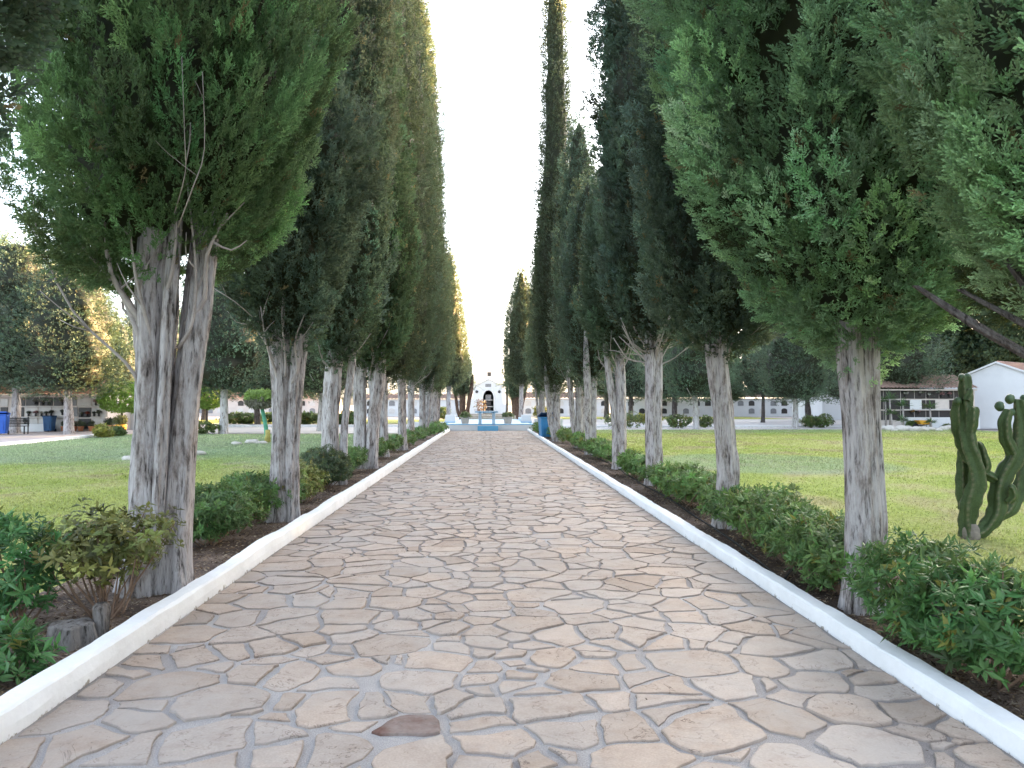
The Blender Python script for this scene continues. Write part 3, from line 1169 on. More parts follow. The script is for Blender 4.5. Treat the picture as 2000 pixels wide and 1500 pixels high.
# left row -----------------------------------------------------------
cypress(-2.95, 2.75, 'cypress at the upper left corner, only its shaded crown edge in the picture',
        [(2.55, .4), (2.8, .85), (3.3, 1.15), (4.2, 1.25), (6, 1.15), (8, .6), (9, .06)], 101, TN2, 8, 70, 1.0, DEEP, r=.16, topz=4.6, fill=14)
cypress(-2.80, 6.67, 'broad cypress on a thick pale trunk of three fused stems',
        [(2.92, .5), (2.98, .66), (3.15, .88), (3.45, 1.08), (4.0, 1.22), (5.2, 1.26), (7, 1.1), (9, .65), (10.5, .06)], 102, TN, 5.6, 120, .92, (0.098, 0.178, 0.078), fill=26, core=.70, jit=.36, tilt=(.40, -.22), shift=.08, plume=(.5, 1.0, .11, .18),
        stems=[[(-.08, 0, -.08, .30), (-.08, 0, .18, .235), (-.06, 0, .6, .19), (-.06, 0, 1.3, .165), (-.06, 0, 2, .155), (-.04, 0, 2.9, .165), (0, 0, 4.5, .1)],
               [(.11, .0, -.08, .21), (.11, .0, .2, .16), (.14, .02, .7, .13), (.21, .03, 1.6, .11), (.30, .05, 2.5, .115), (.37, .05, 3.2, .10), (.42, .05, 4.4, .05)],
               [(.04, -.14, .30, .045), (.055, -.15, .8, .055), (.08, -.15, 1.4, .052), (.10, -.14, 2.1, .05), (.14, -.12, 2.8, .055), (.2, -.1, 3.6, .03)]],
        branches=[((-.18, -.06, 2.25), (-.62, -.15, 2.95), .038), ((-.16, -.10, 2.35), (-.35, -.3, 3.2), .034), ((-.2, 0, 2.1), (-.55, .2, 2.75), .04),
                  ((-.24, -.12, 1.95), (-.90, -.35, 3.05), .017), ((.10, -.16, 2.5), (.24, -.30, 3.2), .024), ((-.05, -.17, 2.3), (-.12, -.36, 3.1), .022),
                  ((.38, -.05, 2.5), (.62, -.2, 3.2), .026), ((.30, -.10, 2.3), (.36, -.4, 3.4), .02), ((.55, -.78, 3.25), (.74, -1.12, 4.0), .006), ((.5, -.8, 3.35), (.60, -1.14, 4.1), .005)],
        topz=5.4, rings=150, segs=80)
cypress(-2.78, 10.6, 'cypress with a forked grey trunk and low drooping crown, second along the left',
        [(2.45, .15), (2.65, .42), (3.1, .72), (3.6, .95), (4.4, 1.16), (5.2, 1.15), (5.7, .95), (6.1, .6), (6.5, .12)], 103, TN2, 5.4, 80, .95, BLUE, fill=20, jit=.36, plume=(.5, .95, .11, .19),
        stems=[[(-.05, 0, -.05, .19), (-.05, 0, .3, .135), (-.05, 0, 1.0, .115), (-.06, 0, 1.8, .115), (-.10, 0, 2.6, .13), (-.15, 0, 3.6, .09)],
               [(.09, .03, -.05, .14), (.09, .03, .3, .11), (.10, .02, 1.1, .10), (.14, .02, 1.9, .10), (.21, .02, 2.6, .10), (.3, .02, 3.6, .06)]],
        branches=[((-.12, -.1, 2.2), (-.42, -.3, 2.75), .02), ((-.1, -.14, 2.1), (-.2, -.45, 2.9), .022), ((.2, -.1, 2.1), (.35, -.35, 2.8), .022),
                  ((.05, -.15, 2.2), (.1, -.5, 3.0), .018), ((-.42, -.8, 2.9), (-.95, -.7, 3.3), .008)], rings=110, segs=64)
cypress(-3.05, 15.4, 'taller brownish green cypress behind the drooping one, its thin second stem leaning right',
        [(2.45, .15), (2.7, .5), (3.3, .8), (4.5, 1.0), (7, 1.12), (10, 1.0), (12.5, .55), (14, .06)], 104, TM, 5.4, 62, 1.0, DEEP, core=.78, jit=.38, fill=16, lump=.2, plume=(.55, 1.05, .13, .23),
        stems=[[(-.06, 0, -.05, .21), (-.06, 0, .3, .17), (-.06, 0, 1.3, .155), (-.0, 0, 2.6, .16), (0, 0, 4, .1)],
               [(.16, 0, -.05, .12), (.18, 0, .3, .09), (.22, 0, 1.3, .07), (.36, 0, 2.6, .07), (.4, 0, 4, .04)]],
        browntop=5.6, branches=ring_branches(2.7, .15, 6, 4))
cypress(-2.98, 19.2, 'cypress on two thick diverging grey stems with bright rounded foliage lobes',
        [(2.5, .2), (2.8, .65), (3.4, 1.0), (4.6, 1.12), (6.4, 1.05), (7.6, .85), (10, .75), (13, .4), (14.5, .06)], 105, TM, 5, 70, 1.0, (0.038, 0.080, 0.042), jit=.38, fill=16, lump=.2, core=.74,
        stems=[[(-.16, 0, -.05, .21), (-.16, 0, .3, .17), (-.18, 0, 1.3, .15), (-.2, 0, 2.4, .15), (-.1, 0, 4, .09)],
               [(.08, -.08, -.05, .2), (.1, -.08, .3, .165), (.16, -.08, 1.3, .155), (.28, -.05, 2.4, .17), (.36, 0, 4, .09)]],
        plume=(.5, 1.0, .16, .26), branches=ring_branches(2.6, .2, 8, 5))
left_far = [(-3.12, 23.3, 17.0, 1.10, .19, 2, 'sixth trunk of the left row, slim and dark under a tall brown-tinged cypress crown', DULL),
            (-2.95, 26.8, 17.5, 1.05, .18, 3, 'cypress of several slender stems beyond the slim dark trunk on the left', DEEP),
            (-3.12, 31.0, 20.5, 1.0, .17, 2, 'very tall cypress on the left, sunlit only along its high right edge', BLUE),
            (-3.0, 35.0, 20.0, 1.0, .18, 2, 'tall cypress fourth from the platform in the left row', BLUE),
            (-3.1, 38.6, 18.0, .95, .16, 1, 'cypress third from the platform in the left row', DEEP),
            (-3.0, 42.0, 12.0, 1.0, .18, 2, 'shorter cypress second from the platform in the left row', BLUE),
            (-3.05, 45.2, 9.0, .85, .17, 2, 'last and lowest cypress of the left row, beside the white platform', DEEP)]
for k, (x, y, H, rm, tr, n, lab, bc) in enumerate(left_far):
    tr *= .85
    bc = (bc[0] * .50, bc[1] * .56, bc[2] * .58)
    zb = 2.25 + .12 * (k % 3)
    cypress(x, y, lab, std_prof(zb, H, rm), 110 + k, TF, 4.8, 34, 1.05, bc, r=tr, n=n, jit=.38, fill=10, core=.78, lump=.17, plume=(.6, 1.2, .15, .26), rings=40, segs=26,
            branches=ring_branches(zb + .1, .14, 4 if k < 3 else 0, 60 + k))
# right row ----------------------------------------------------------
cyp0 = cypress(2.95, 3.0, 'cypress at the upper right, bright feathery crown on dark slanting limbs',
        [(2.12, .5), (2.22, .9), (2.5, 1.12), (3.2, 1.25), (4.5, 1.3), (6, 1.1), (8, .5), (9, .05)], 201, TN, 5.6, 130, .82, (0.150, 0.250, 0.122), core=.78, jit=.32, r=.15, grp=RG, topz=4.0, fill=26, plume=(.45, .9, .12, .19),
        stems=[[(.05, 0, -.05, .2), (.05, 0, .4, .16), (.03, 0, 1.0, .15), (0, 0, 2.5, .12), (0, 0, 5, .06)],
               [(0, 0, .9, .06), (-.25, .02, 1.42, .045), (-.6, .05, 1.70, .036), (-.90, .14, 1.92, .03), (-1.08, .3, 2.12, .015)],
               [(0, .05, 1.0, .05), (-.2, .1, 1.55, .04), (-.5, .15, 1.82, .032), (-.82, .4, 2.12, .015)],
               [(0, -.05, 1.1, .05), (-.2, .2, 1.66, .04), (-.42, .35, 1.98, .03), (-.55, .5, 2.3, .015)]])
cypress(2.88, 5.86, 'big feathery green cypress crown on a slim twin trunk, nearest trunk on the right',
        [(2.06, .2), (2.25, .5), (2.55, .85), (3.0, 1.15), (3.5, 1.4), (4.1, 1.58), (5, 1.7), (6.5, 1.5), (8, .9), (9.5, .06)], 202, TN, 5.6, 125, .92,
        (0.158, 0.268, 0.138), core=.76, jit=.32,
        stems=[[(-.03, 0, -.05, .16), (-.03, 0, .2, .12), (0, 0, .6, .125), (-.03, 0, 1.4, .105), (-.08, 0, 2.1, .10), (-.1, 0, 3.4, .06)],
               [(.06, .03, -.05, .12), (.07, .03, .2, .1), (.10, .03, .7, .09), (.085, .03, 1.4, .07), (.085, .03, 2.1, .068), (.12, .02, 3.4, .04)]],
        grp=RG, topz=4.9, rings=150, segs=72, fill=26, plume=(.5, .95, .12, .20))
cypress(3.02, 9.8, 'cypress with a leaning burl-sided grey trunk, second trunk on the right',
        [(2.35, .2), (2.6, .6), (3.0, .85), (3.6, 1.0), (4.6, 1.05), (6, 1.0), (8, .8), (10, .4), (11, .05)], 203, TN2, 5.4, 80, .95, BLUE, fill=20, jit=.36, core=.76,
        stems=[[(.02, 0, -.05, .19), (.03, 0, .25, .14), (.05, 0, .8, .13), (0, 0, 1.5, .125), (-.08, 0, 2.3, .13), (-.06, 0, 3.6, .1)],
               [(.11, .0, .25, .03), (.12, -.02, .6, .08), (.12, -.02, .95, .075), (.06, 0, 1.3, .02)]],
        plume=(.5, .95, .12, .20), grp=RG, branches=ring_branches(2.45, .15, 6, 8), rings=120, segs=64)
cypress(3.25, 15.0, 'straight shaggy-barked cypress trunk topped by a fan of bare twigs, third on the right',
        [(2.85, .2), (3.1, .55), (3.6, .85), (4.6, 1.0), (7, 1.08), (10, .95), (12.5, .5), (14, .05)], 204, TM, 6, 62, 1.0, BLUE, core=.84, jit=.38, fill=18, lump=.15, plume=(.55, 1.05, .13, .23),
        stems=[[(0, 0, -.05, .21), (0, 0, .3, .165), (0, 0, 1.2, .15), (0, 0, 2.4, .16), (0, 0, 3, .16), (0, 0, 4.4, .1)]],
        grp=RG, branches=ring_branches(2.75, .17, 18, 9, .8, .6, .02))
cypress(3.2, 18.8, 'short cypress on two thin spreading stems that fan into bare twigs, fourth on the right',
        [(2.85, .15), (3.2, .55), (3.8, .85), (4.8, .92), (6, .75), (7, .4), (7.8, .05)], 205, TM, 6, 62, 1.0, DEEP, core=.82, jit=.38, fill=16, lump=.18, plume=(.55, 1.0, .14, .24),
        stems=[[(.04, 0, -.05, .2), (.05, 0, .3, .15), (.07, 0, 1.3, .125), (.07, 0, 2.3, .12), (.03, 0, 3.6, .07)],
               [(-.06, 0, -.05, .13), (-.06, 0, .3, .1), (-.1, 0, 1.3, .085), (-.24, 0, 2.3, .08), (-.35, 0, 3.4, .04)]],
        grp=RG, branches=ring_branches(2.75, .12, 16, 10, .95, .55, .02))
right_far = [(3.25, 24.3, 8.9, 1.0, .2, 2, 'low dense cypress between the twiggy short one and the pointed one on the right', BLUE),
             (3.35, 28.0, 12.3, .85, .17, 3, 'pointed medium cypress just right of the tallest spire', BLUE),
             (2.92, 33.0, 20.5, .74, .19, 2, 'tallest narrow cypress spire of the right row, golden along its high right edge', DULL),
             (3.15, 37.5, 13.5, .95, .18, 2, 'cypress beside the blue bin in the right row', BLUE),
             (3.0, 41.8, 10.2, .8, .16, 2, 'cypress second from the platform in the right row', DEEP),
             (3.15, 45.4, 9.0, .8, .16, 1, 'last cypress of the right row, beside the white platform', DEEP)]
for k, (x, y, H, rm, tr, n, lab, bc) in enumerate(right_far):
    tr *= .85
    zb = 2.3 - .1 * (k % 3)
    pr = std_prof(zb, H, rm)
    if H > 18:
        pr = [(zb, .2), (zb + .4, .6), (zb + 1.5, 1.0), (6, 1.05), (9, .90), (12, .68), (15, .56), (18, .44), (21, .34), (23.5, .15), (24.5, .04)]
    cypress(x, y, lab, pr, 210 + k, TF, 4.8, 34, 1.05, bc, r=tr, n=n, jit=.38, fill=10, core=.78, lump=.17, plume=(.6, 1.2, .15, .26), grp=RG, rings=40, segs=26,
            branches=ring_branches(zb + .1, .14, 4 if k < 3 else 0, 80 + k))


for o in cyp0.children:
    if o.name.startswith('trunk'):
        o.data.materials[0] = M['barkd']


# ================================================================== SHRUBS
def rosettes(k, nl, L, W, seed, droop=0.35):
    r = np.random.default_rng(seed)
    out = []
    for _ in range(k):
        V = []
        for i in range(nl):
            az = i * 2.4 + r.normal(0, .3)
            ang = r.uniform(.45, 1.45)
            d = np.array([math.sin(ang) * math.cos(az), math.sin(ang) * math.sin(az), math.cos(ang)])
            s = np.array([-math.sin(az), math.cos(az), 0]) + r.normal(0, .25, 3)
            s /= np.linalg.norm(s)
            nrm = np.cross(s, d)
            l, w = L * r.uniform(.65, 1.2), W * r.uniform(.8, 1.2)
            b = np.array([0, 0, -.018 * (i / nl) * 3])
            c = b + d * l * .5 + nrm * l * .06
            tip = b + d * l + np.array([0, 0, -droop * l * r.uniform(.3, 1)])
            lf, rg = b + d * l * .42 - s * w * .5 + nrm * l * .10, b + d * l * .42 + s * w * .5 + nrm * l * .10
            V += [b, lf, tip, c, b, c, tip, rg]
        out.append(np.array(V))
    return out


R1 = rosettes(8, 10, .085, .024, 31)      # oleander-like
R2 = rosettes(8, 7, .075, .030, 32, .6)   # broader, hanging
R3 = rosettes(6, 9, .035, .013, 33)       # fine clipped
R4 = rosettes(5, 7, .16, .06, 34)         # coarse, far


def shrub(x, y, label, rx, ry, h, seed, tm=R1, n=320, sc=1.0, base=(.04, .10, .035), jit=.28, yel=.04, nst=14, z0=.12, shape=.55, grp=None, name='shrub'):
    r = np.random.default_rng(seed)
    root = thing(name, label, 'shrub', (x, y, 0), 0, grp)
    if grp in (LH, RH):
        f_ = 1.35 if y < 12 else 1.9
        rx, ry, n = rx * 1.2, ry * f_, int(n * f_ * (.85 if y < 8 else 1.05))
    base = (base[0] * 1.95, base[1] * 1.6, base[2] * 1.25)
    u = r.normal(0, 1, (n, 3))
    u /= np.linalg.norm(u, axis=1, keepdims=True)
    q = shape + (1 - shape) * r.random(n) ** .6
    lump = 1 + .5 * (fbm(u[:, 0] * 2 + seed, u[:, 1] * 2 + 5, u[:, 2] * 2 + 5, 2) - .5) * 2
    hh = (h - z0) / 2
    P = np.stack([u[:, 0] * rx, u[:, 1] * ry, u[:, 2] * hh], 1) * (q * lump)[:, None]
    P[:, 2] = np.sign(P[:, 2]) * np.abs(P[:, 2]) + z0 + hh
    P[:, 2] = np.maximum(P[:, 2], .05)
    d = u * np.array([.9, .9, .6]) + np.array([0, 0, .75]) + r.normal(0, .35, (n, 3))
    d /= np.linalg.norm(d, axis=1, keepdims=True)
    c = np.array(base)[None] * (1 + r.normal(0, jit, (n, 1))) * (1 + r.normal(0, .08, (n, 3)))
    yb = r.random(n) < yel
    c[yb] = np.array([.17, .17, .035]) * r.uniform(.6, 1.2, (int(yb.sum()), 1))
    V, C = place_sprays(tm, P, d, sc * r.uniform(.7, 1.25, n), np.clip(c, .008, .5), r, .0)
    link('foliage', np_mesh('shrub_foliage', V, np.arange(len(V)).reshape(-1, 4), C), M['leaf'], root)
    mb = MB()
    for i in range(nst):
        p = P[r.integers(0, n)]
        b = np.array([r.normal(0, .04), r.normal(0, .05), -.03])
        m = (b + p) / 2 + np.array([r.normal(0, .04), r.normal(0, .04), -.05])
        mb.tube(spline([b, m, p], 6), list(np.linspace(.011, .004, 6)), 6)
    mb.build('stem', M['stem'], root)
    return root


def gxy(px, py):
    g = G(px, py)
    return g[0], g[1]


LH, RH = 'hedge shrubs along the left kerb', 'hedge shrubs along the right kerb'
x, y = gxy(22, 1240)
shrub(x - .06, y + .1, 'glossy deep green shrub cut off by the left picture edge', .30, .34, .80, 301, R1, 200, 1.15, (.030, .105, .042), yel=.02, grp=LH)
x, y = gxy(30, 1330)
shrub(x - .05, y, 'low leafy sprout in front of the old stump at the left kerb', .24, .22, .34, 302, R1, 75, 1.15, (.032, .105, .04), yel=.02, nst=6, z0=.02, grp=LH)
x, y = gxy(208, 1218)
rt_b = shrub(x - .04, y + .1, 'thin-stemmed shrub with yellowish and reddish leaves before the three-stemmed trunk', .38, .34, .86, 303, R2, 300, 1.0, (.075, .10, .038), .35, .16, 20, z0=.30, shape=.35, grp=LH)
left_sh = [(425, 1070, .40, .52, .70, R1, 420, 1.0, (.040, .095, .038), 'broad dark leafy shrub right behind the three-stemmed trunk'),
           (508, 1022, .38, .5, .72, R1, 380, 1.0, (.045, .105, .038), 'leafy shrub in front of the second left trunk'),
           (598, 985, .30, .4, .66, R2, 240, 1.0, (.095, .13, .045), 'light yellow-green shrub left of the clipped bush'),
           (643, 958, .40, .45, .78, R3, 1700, 1.25, (.024, .05, .028), 'dense dark clipped round bush on the left verge'),
           (690, 925, .33, .6, .62, R1, 200, 1.3, (.05, .11, .04), 'shrub at the foot of the two diverging left stems'),
           (738, 898, .32, .6, .66, R1, 180, 1.4, (.05, .115, .04), 'bright green shrub just past the two diverging left stems'),
           (772, 884, .32, .7, .6, R4, 110, .8, (.05, .105, .04), 'shrub between the slim dark trunk and the slender stems on the left'),
           (803, 870, .32, .8, .6, R4, 110, .8, (.05, .11, .04), 'third shrub from the platform along the left kerb'),
           (829, 860, .34, .9, .62, R4, 110, .85, (.052, .115, .04), 'second shrub from the platform along the left kerb'),
           (858, 850, .4, 1.2, .72, R4, 130, .9, (.052, .12, .04), 'last shrub of the left kerb, against the white platform')]
for k, (px, py, rx, ry, h, tm, n, sc, bc, lab) in enumerate(left_sh):
    x, y = gxy(px, py)
    shrub(x - .12, y + .1, lab, rx, ry, h, 310 + k, tm, n, sc, bc, grp=LH, shape=.8 if tm is R3 else .5, nst=12 if k < 6 else 4)
right_sh = [(1925, 1350, .42, .42, .70, R1, 380, 1.15, (.032, .095, .036), 'glossy shrub at the right picture edge, nearest on the right'),
            (1790, 1268, .36, .48, .74, R1, 380, 1.1, (.036, .098, .036), 'glossy shrub hugging the right side of the slim twin trunk'),
            (1610, 1160, .34, .5, .64, R1, 360, 1.05, (.045, .10, .038), 'bushy shrub left of the slim twin trunk'),
            (1490, 1075, .38, .6, .70, R1, 420, 1.0, (.055, .115, .042), 'light green shrub right of the burl-sided trunk'),
            (1338, 990, .38, .7, .62, R1, 340, 1.15, (.055, .12, .042), 'shrub between the burl-sided trunk and the twig-fan trunk'),
            (1240, 936, .34, .7, .58, R1, 200, 1.4, (.055, .125, .042), 'shrub between the twig-fan trunk and the thin spreading stems'),
            (1168, 897, .36, .9, .62, R1, 200, 1.6, (.055, .12, .042), 'shrub left of the thin spreading stems on the right'),
            (1128, 878, .32, .8, .62, R4, 110, .8, (.055, .115, .042), 'third shrub from the blue bin along the right kerb'),
            (1102, 866, .32, .8, .62, R4, 110, .8, (.06, .12, .042), 'second shrub from the blue bin along the right kerb'),
            (1082, 857, .34, .8, .64, R4, 110, .85, (.055, .12, .04), 'shrub directly right of the blue bin'),
            (1052, 848, .34, 1.0, .66, R4, 110, .85, (.05, .115, .04), 'shrub behind the blue bin against the white platform wall')]
for k, (px, py, rx, ry, h, tm, n, sc, bc, lab) in enumerate(right_sh):
    x, y = gxy(px, py)
    shrub(x + .10, y + .05, lab, rx, ry, h, 330 + k, tm, n, sc, bc, grp=RH, nst=14 if k < 6 else 4)

for k, (px, py, rx, ry, h, n, sc, side, lab) in enumerate([
        (468, 1046, .34, .40, .66, 260, 1.05, -1, 'leafy shrub between the two dark-leaved ones right of the three-stemmed trunk'),
        (560, 1003, .30, .36, .58, 200, 1.1, -1, 'small shrub at the foot of the forked left trunk'),
        (665, 941, .28, .36, .5, 120, 1.2, -1, 'little shrub just beyond the clipped round bush'),
        (1555, 1118, .36, .44, .66, 300, 1.05, 1, 'middle shrub of the close trio left of the slim twin trunk'),
        (1418, 1036, .34, .44, .58, 260, 1.05, 1, 'shrub at the foot of the burl-sided trunk'),
        (1288, 963, .32, .5, .52, 170, 1.2, 1, 'low shrub at the foot of the twig-fan trunk'),
        (1203, 914, .3, .5, .5, 120, 1.4, 1, 'small shrub at the foot of the thin spreading stems')]):
    x, y = gxy(px, py)
    shrub(x + .10 * side, y + .05, lab, rx, ry, h, 360 + k, R1, n, sc, (.048, .108, .040), grp=LH if side < 0 else RH, nst=10)

# old stump behind the left kerb
x, y = gxy(140, 1262)
st = thing('tree_stump', 'weathered grey sawn stump behind the left kerb', 'stump', (x, y, 0))
link('body', trunk_mesh('stump_body', [[(0, 0, -.05, .19), (0, 0, .06, .16), (0, 0, .12, .145), (.0, 0, .15, .135), (0, 0, .165, .06), (0, 0, .168, .005)],
                                       [(.13, .1, -.05, .06), (.14, .1, .1, .05), (.14, .1, .22, .055), (.14, .1, .26, .03)]], 9, 40, 40, .16, .1), M['barks'], st)

# irrigation hose
hp = [(1118, 872), (1165, 892), (1205, 912), (1250, 942), (1300, 968), (1375, 1018), (1440, 1060), (1500, 1108), (1560, 1158), (1640, 1205), (1730, 1255), (1830, 1318), (1920, 1368), (2040, 1440)]
pts = spline([G(a, b, .05) for a, b in hp], 120)
for i in range(len(pts)):
    pts[i][0] = max(pts[i][0], XR + .20)
    pts[i][2] = bed_z(np.array([pts[i][0]]), np.array([pts[i][1]]))[0] + .014
tag(MB().tube(pts, .0125, 8).tube(spline([G(1532, 1132, .04), G(1548, 1112, .08), G(1565, 1100, .12), G(1590, 1092, .12)], 10), .011, 8).build('irrigation_hose', M['rubber']),
    'black irrigation hose lying in the bed beside the right kerb', 'hose')

# ---- candelabra cactus
def cactus_stem(mb, pts, seed, ribs=4):
    """pts: (px, py, radius px, y offset)"""
    P = []
    for (px, py, rp, yo) in pts:
        Y = CY + yo
        a = AT(px, py, Y)
        P.append((a[0] - CX, a[1] - CY, a[2], rp / F * Y))
    n = 10 * len(P)
    P = spline(P, n)
    seg = ribs * 6
    v, f, cl = [], [], []
    ref = np.array([.2, .9, .1])
    q = np.random.default_rng(seed)
    ph, tw = q.uniform(0, 6), q.normal(0, .012)
    L = 0
    for i in range(n):
        d = P[min(i + 1, n - 1), :3] - P[max(i - 1, 0), :3]
        L += np.linalg.norm(d) * .5
        d /= np.linalg.norm(d) + 1e-9
        a = np.cross(d, ref)
        a /= np.linalg.norm(a)
        b = np.cross(d, a)
        endr = min(1, (n - 1 - i) / 5.0)
        r0 = max(P[i, 3], .01) * math.sqrt(max(.02, 1 - (1 - endr) ** 2))
        for k in range(seg):
            t = 2 * PI * k / seg
            c = abs(math.cos(ribs * t / 2 + ph * 0))
            w = .62 + .48 * c ** 2.2 + .075 * math.sin(L * 34 + ph + 1.7 * (k * ribs // seg)) * c ** 4
            v.append(P[i, :3] + r0 * w * (math.cos(t + tw * i) * a + math.sin(t + tw * i) * b))
            ed = max(0, (c - .86) / .14) ** 1.5 * (.55 + .45 * math.sin(L * 90 + k))
            cl.append(np.array([.058, .088, .036]) * (1 - ed) + np.array([.15, .14, .085]) * ed)
    for i in range(n - 1):
        for k in range(seg):
            j = (k + 1) % seg
            f.append((i * seg + k, i * seg + j, (i + 1) * seg + j, (i + 1) * seg + k))
    return link('stem', np_mesh('cactus_stem', np.array(v), np.array(f), np.array(cl), True), M['cactusc'], mb)


g0 = G(1895, 1052)
CX, CY = g0[0], g0[1]


def c6(cx, cy):
    return 1680 + cx / 3.125, 600 + cy / 3.125


ct = thing('cactus', 'tall branching dark green candelabra cactus on the right lawn', 'cactus', (CX, CY, 0))
stems6 = [[(655, 1400, 18, 0), (655, 1300, 17, 0), (672, 1200, 19, -.04), (715, 1070, 19, -.08), (705, 960, 18, -.08), (665, 830, 17, -.05), (650, 700, 16, 0), (645, 580, 14, 0), (640, 440, 12, 0), (640, 418, 8, 0)],
          [(700, 950, 13, 0), (655, 900, 14, .08), (620, 800, 15, .08), (590, 690, 13, .06), (592, 600, 11, .05), (597, 560, 8, .05)],
          [(640, 1230, 13, .12), (622, 1100, 13, .12), (628, 960, 12, .14), (622, 850, 9, .14)],
          [(735, 1010, 12, .02), (760, 970, 13, 0), (740, 890, 12, 0), (715, 820, 10, 0)],
          [(672, 760, 11, -.08), (685, 690, 12, -.1), (690, 630, 11, -.1), (688, 605, 7, -.1)],
          [(650, 570, 9, -.06), (668, 520, 8, -.06), (668, 495, 6, -.06)],
          [(690, 1390, 15, 0), (760, 1350, 15, 0), (830, 1250, 18, 0), (845, 1120, 18, .02), (880, 1020, 18, .02), (940, 930, 18, 0), (975, 830, 18, 0), (985, 700, 16, 0), (968, 580, 12, 0), (966, 560, 8, 0)],
          [(930, 890, 13, -.06), (890, 800, 13, -.08), (882, 700, 13, -.08), (900, 640, 10, -.08), (905, 622, 7, -.08)],
          [(840, 1270, 14, .1), (910, 1230, 15, .12), (965, 1130, 15, .14), (1000, 1010, 15, .14), (1020, 900, 13, .14), (1030, 760, 9, .14)],
          [(750, 1005, 8, .03), (790, 1030, 11, .03), (835, 1060, 9, .03)],
          [(905, 1190, 8, -.08), (935, 1150, 9, -.12), (925, 1105, 8, -.13), (908, 1095, 6, -.13)]]
for k, s in enumerate(stems6):
    cactus_stem(ct, [(*c6(a, b), rp * .88, yo) for a, b, rp, yo in s], 400 + k)
for (a, b, r) in [(620, 430, 9), (655, 435, 10), (912, 560, 11), (852, 605, 11), (925, 640, 8), (597, 572, 9), (1000, 560, 9)]:
    p = AT(*c6(a, b), CY)
    rr = r / F * CY * .8
    MB().blob((p[0] - CX, p[1] - CY, p[2]), (rr, rr, rr * 1.2), int(a), .12, 8).build('bud', M['cactus'], ct)
MB().lathe([(.10, -.05), (.11, .05), (.10, .12), (.07, .18)], 14).build('base', M['corky'], ct)

# ================================================================== PLATFORM, ALTAR AND CHAPEL
pl = thing('stone_platform', 'low white and sky-blue raised platform closing the end of the walk', 'platform', (0, 46.9, 0))
MB().box(-2.66, 2.78, 0, 15, -.05, .36).build('base', M['white'], pl)
MB().box(-2.68, 2.80, -.02, 15.02, .362, .40).build('coping', M['altarb'], pl)
MB().box(-2.5, 2.62, .18, 14.8, .40, .404).build('floor', M['palebl'], pl)
MB().box(-.62, .62, -.55, -.045, -.02, .30, .02).build('step', M['altarb'], pl)
for s, x0, x1 in ((0, -2.66, -2.3), (1, 2.42, 2.78)):
    MB().box(x0, x1, 3.5, 14.6, .41, .58, .02).build('side_curb', M['palebl'], pl)
al = thing('altar_table', 'sky-blue open-air altar table on two pale legs', 'altar', (-.08, 47.35, .405))
MB().box(-.72, .72, -.38, .38, .70, .745, .012).build('tabletop', M['altarb'], al)
MB().box(-.70, .70, -.36, .36, .747, .80, .01).build('top_slab', M['palebl'], al)
for sx in (-.5, .34):
    MB().box(sx, sx + .19, -.26, .26, 0, .70, .01).build('leg', M['palebl'], al)


def square_planter(x, y, z, label, seed):
    t = thing('planter', label, 'planter', (x, y, z), 0, 'square planters on the platform')
    MB().box(-.22, .22, -.22, .22, 0, .36, .012, -.05, -.05).box(-.285, .285, -.285, .285, .362, .42, .012).build('pot', M['planter'], t)
    r = np.random.default_rng(seed)
    n = 90
    u = r.normal(0, 1, (n, 3))
    u /= np.linalg.norm(u, axis=1, keepdims=True)
    u[:, 2] = np.abs(u[:, 2])
    P = u * np.array([.42, .42, .34]) * (.5 + .5 * r.random((n, 1))) + np.array([0, 0, .42])
    V, C = place_sprays(R4, P, u + np.array([0, 0, .3]), r.uniform(.6, 1., n), np.array([[.10, .14, .05]]) * (1 + r.normal(0, .25, (n, 1))), r)
    link('plant', np_mesh('planter_plant', V, np.arange(len(V)).reshape(-1, 4), np.clip(C, .01, .5)), M['leaf'], t)


square_planter(-1.42, 48.2, .405, 'square concrete planter left of the blue altar table', 1)
square_planter(1.25, 48.2, .405, 'square concrete planter right of the blue altar table', 2)


def masonry_bench(x, label, s):
    t = thing('bench', label, 'bench', (x, 50.3, .405), 0, 'masonry benches on the platform')
    MB().box(-.36, .36, -.35, .35, 0, .12, .02).build('seat', M['palebl'], t)
    MB().box(-.36, .36, -.20, .35, .122, .52, .02, .05, .06).build('backrest', M['white'], t)


masonry_bench(-2.45, 'white masonry bench on the left edge of the platform', 0)
masonry_bench(2.5, 'white masonry bench on the right edge of the platform', 1)
tag(MB().box(2.86, 4.6, 47.2, 47.5, -.05, .72, .02).build('low_wall', M['white']), 'low white wall right of the platform behind the blue bin', 'wall')
tag(MB().box(-4.6, -2.75, 48.2, 48.5, -.05, .5, .02).build('low_wall', M['white']), 'low white wall left of the platform', 'wall')
sp = thing('stone_steps', 'sandstone steps leading from the platform to the chapel', 'steps', (.1, 62.1, 0))
MB().box(-2.2, 2.2, 0, .9, -.05, .52, .02).build('lower_step', M['sandst'], sp)
MB().box(-2.2, 2.2, .902, 2.2, -.05, .68, .02).build('upper_step', M['sandst'], sp)

ch = thing('chapel', 'small white gabled pantheon with a pointed arch at the end of the walk', 'chapel', (0, 105, 0))
arc = []
for k in range(9):
    t = k / 8
    arc.append((-.66 + .72 * (1 - math.cos(t * PI / 2)) , 2.45 + 1.10 * math.sin(t * PI / 2)))
arcr = [(.12 - x + 0, z) for x, z in arc[::-1]][1:]


def gable(x):
    return 5.0 - abs(x - .06) * .497


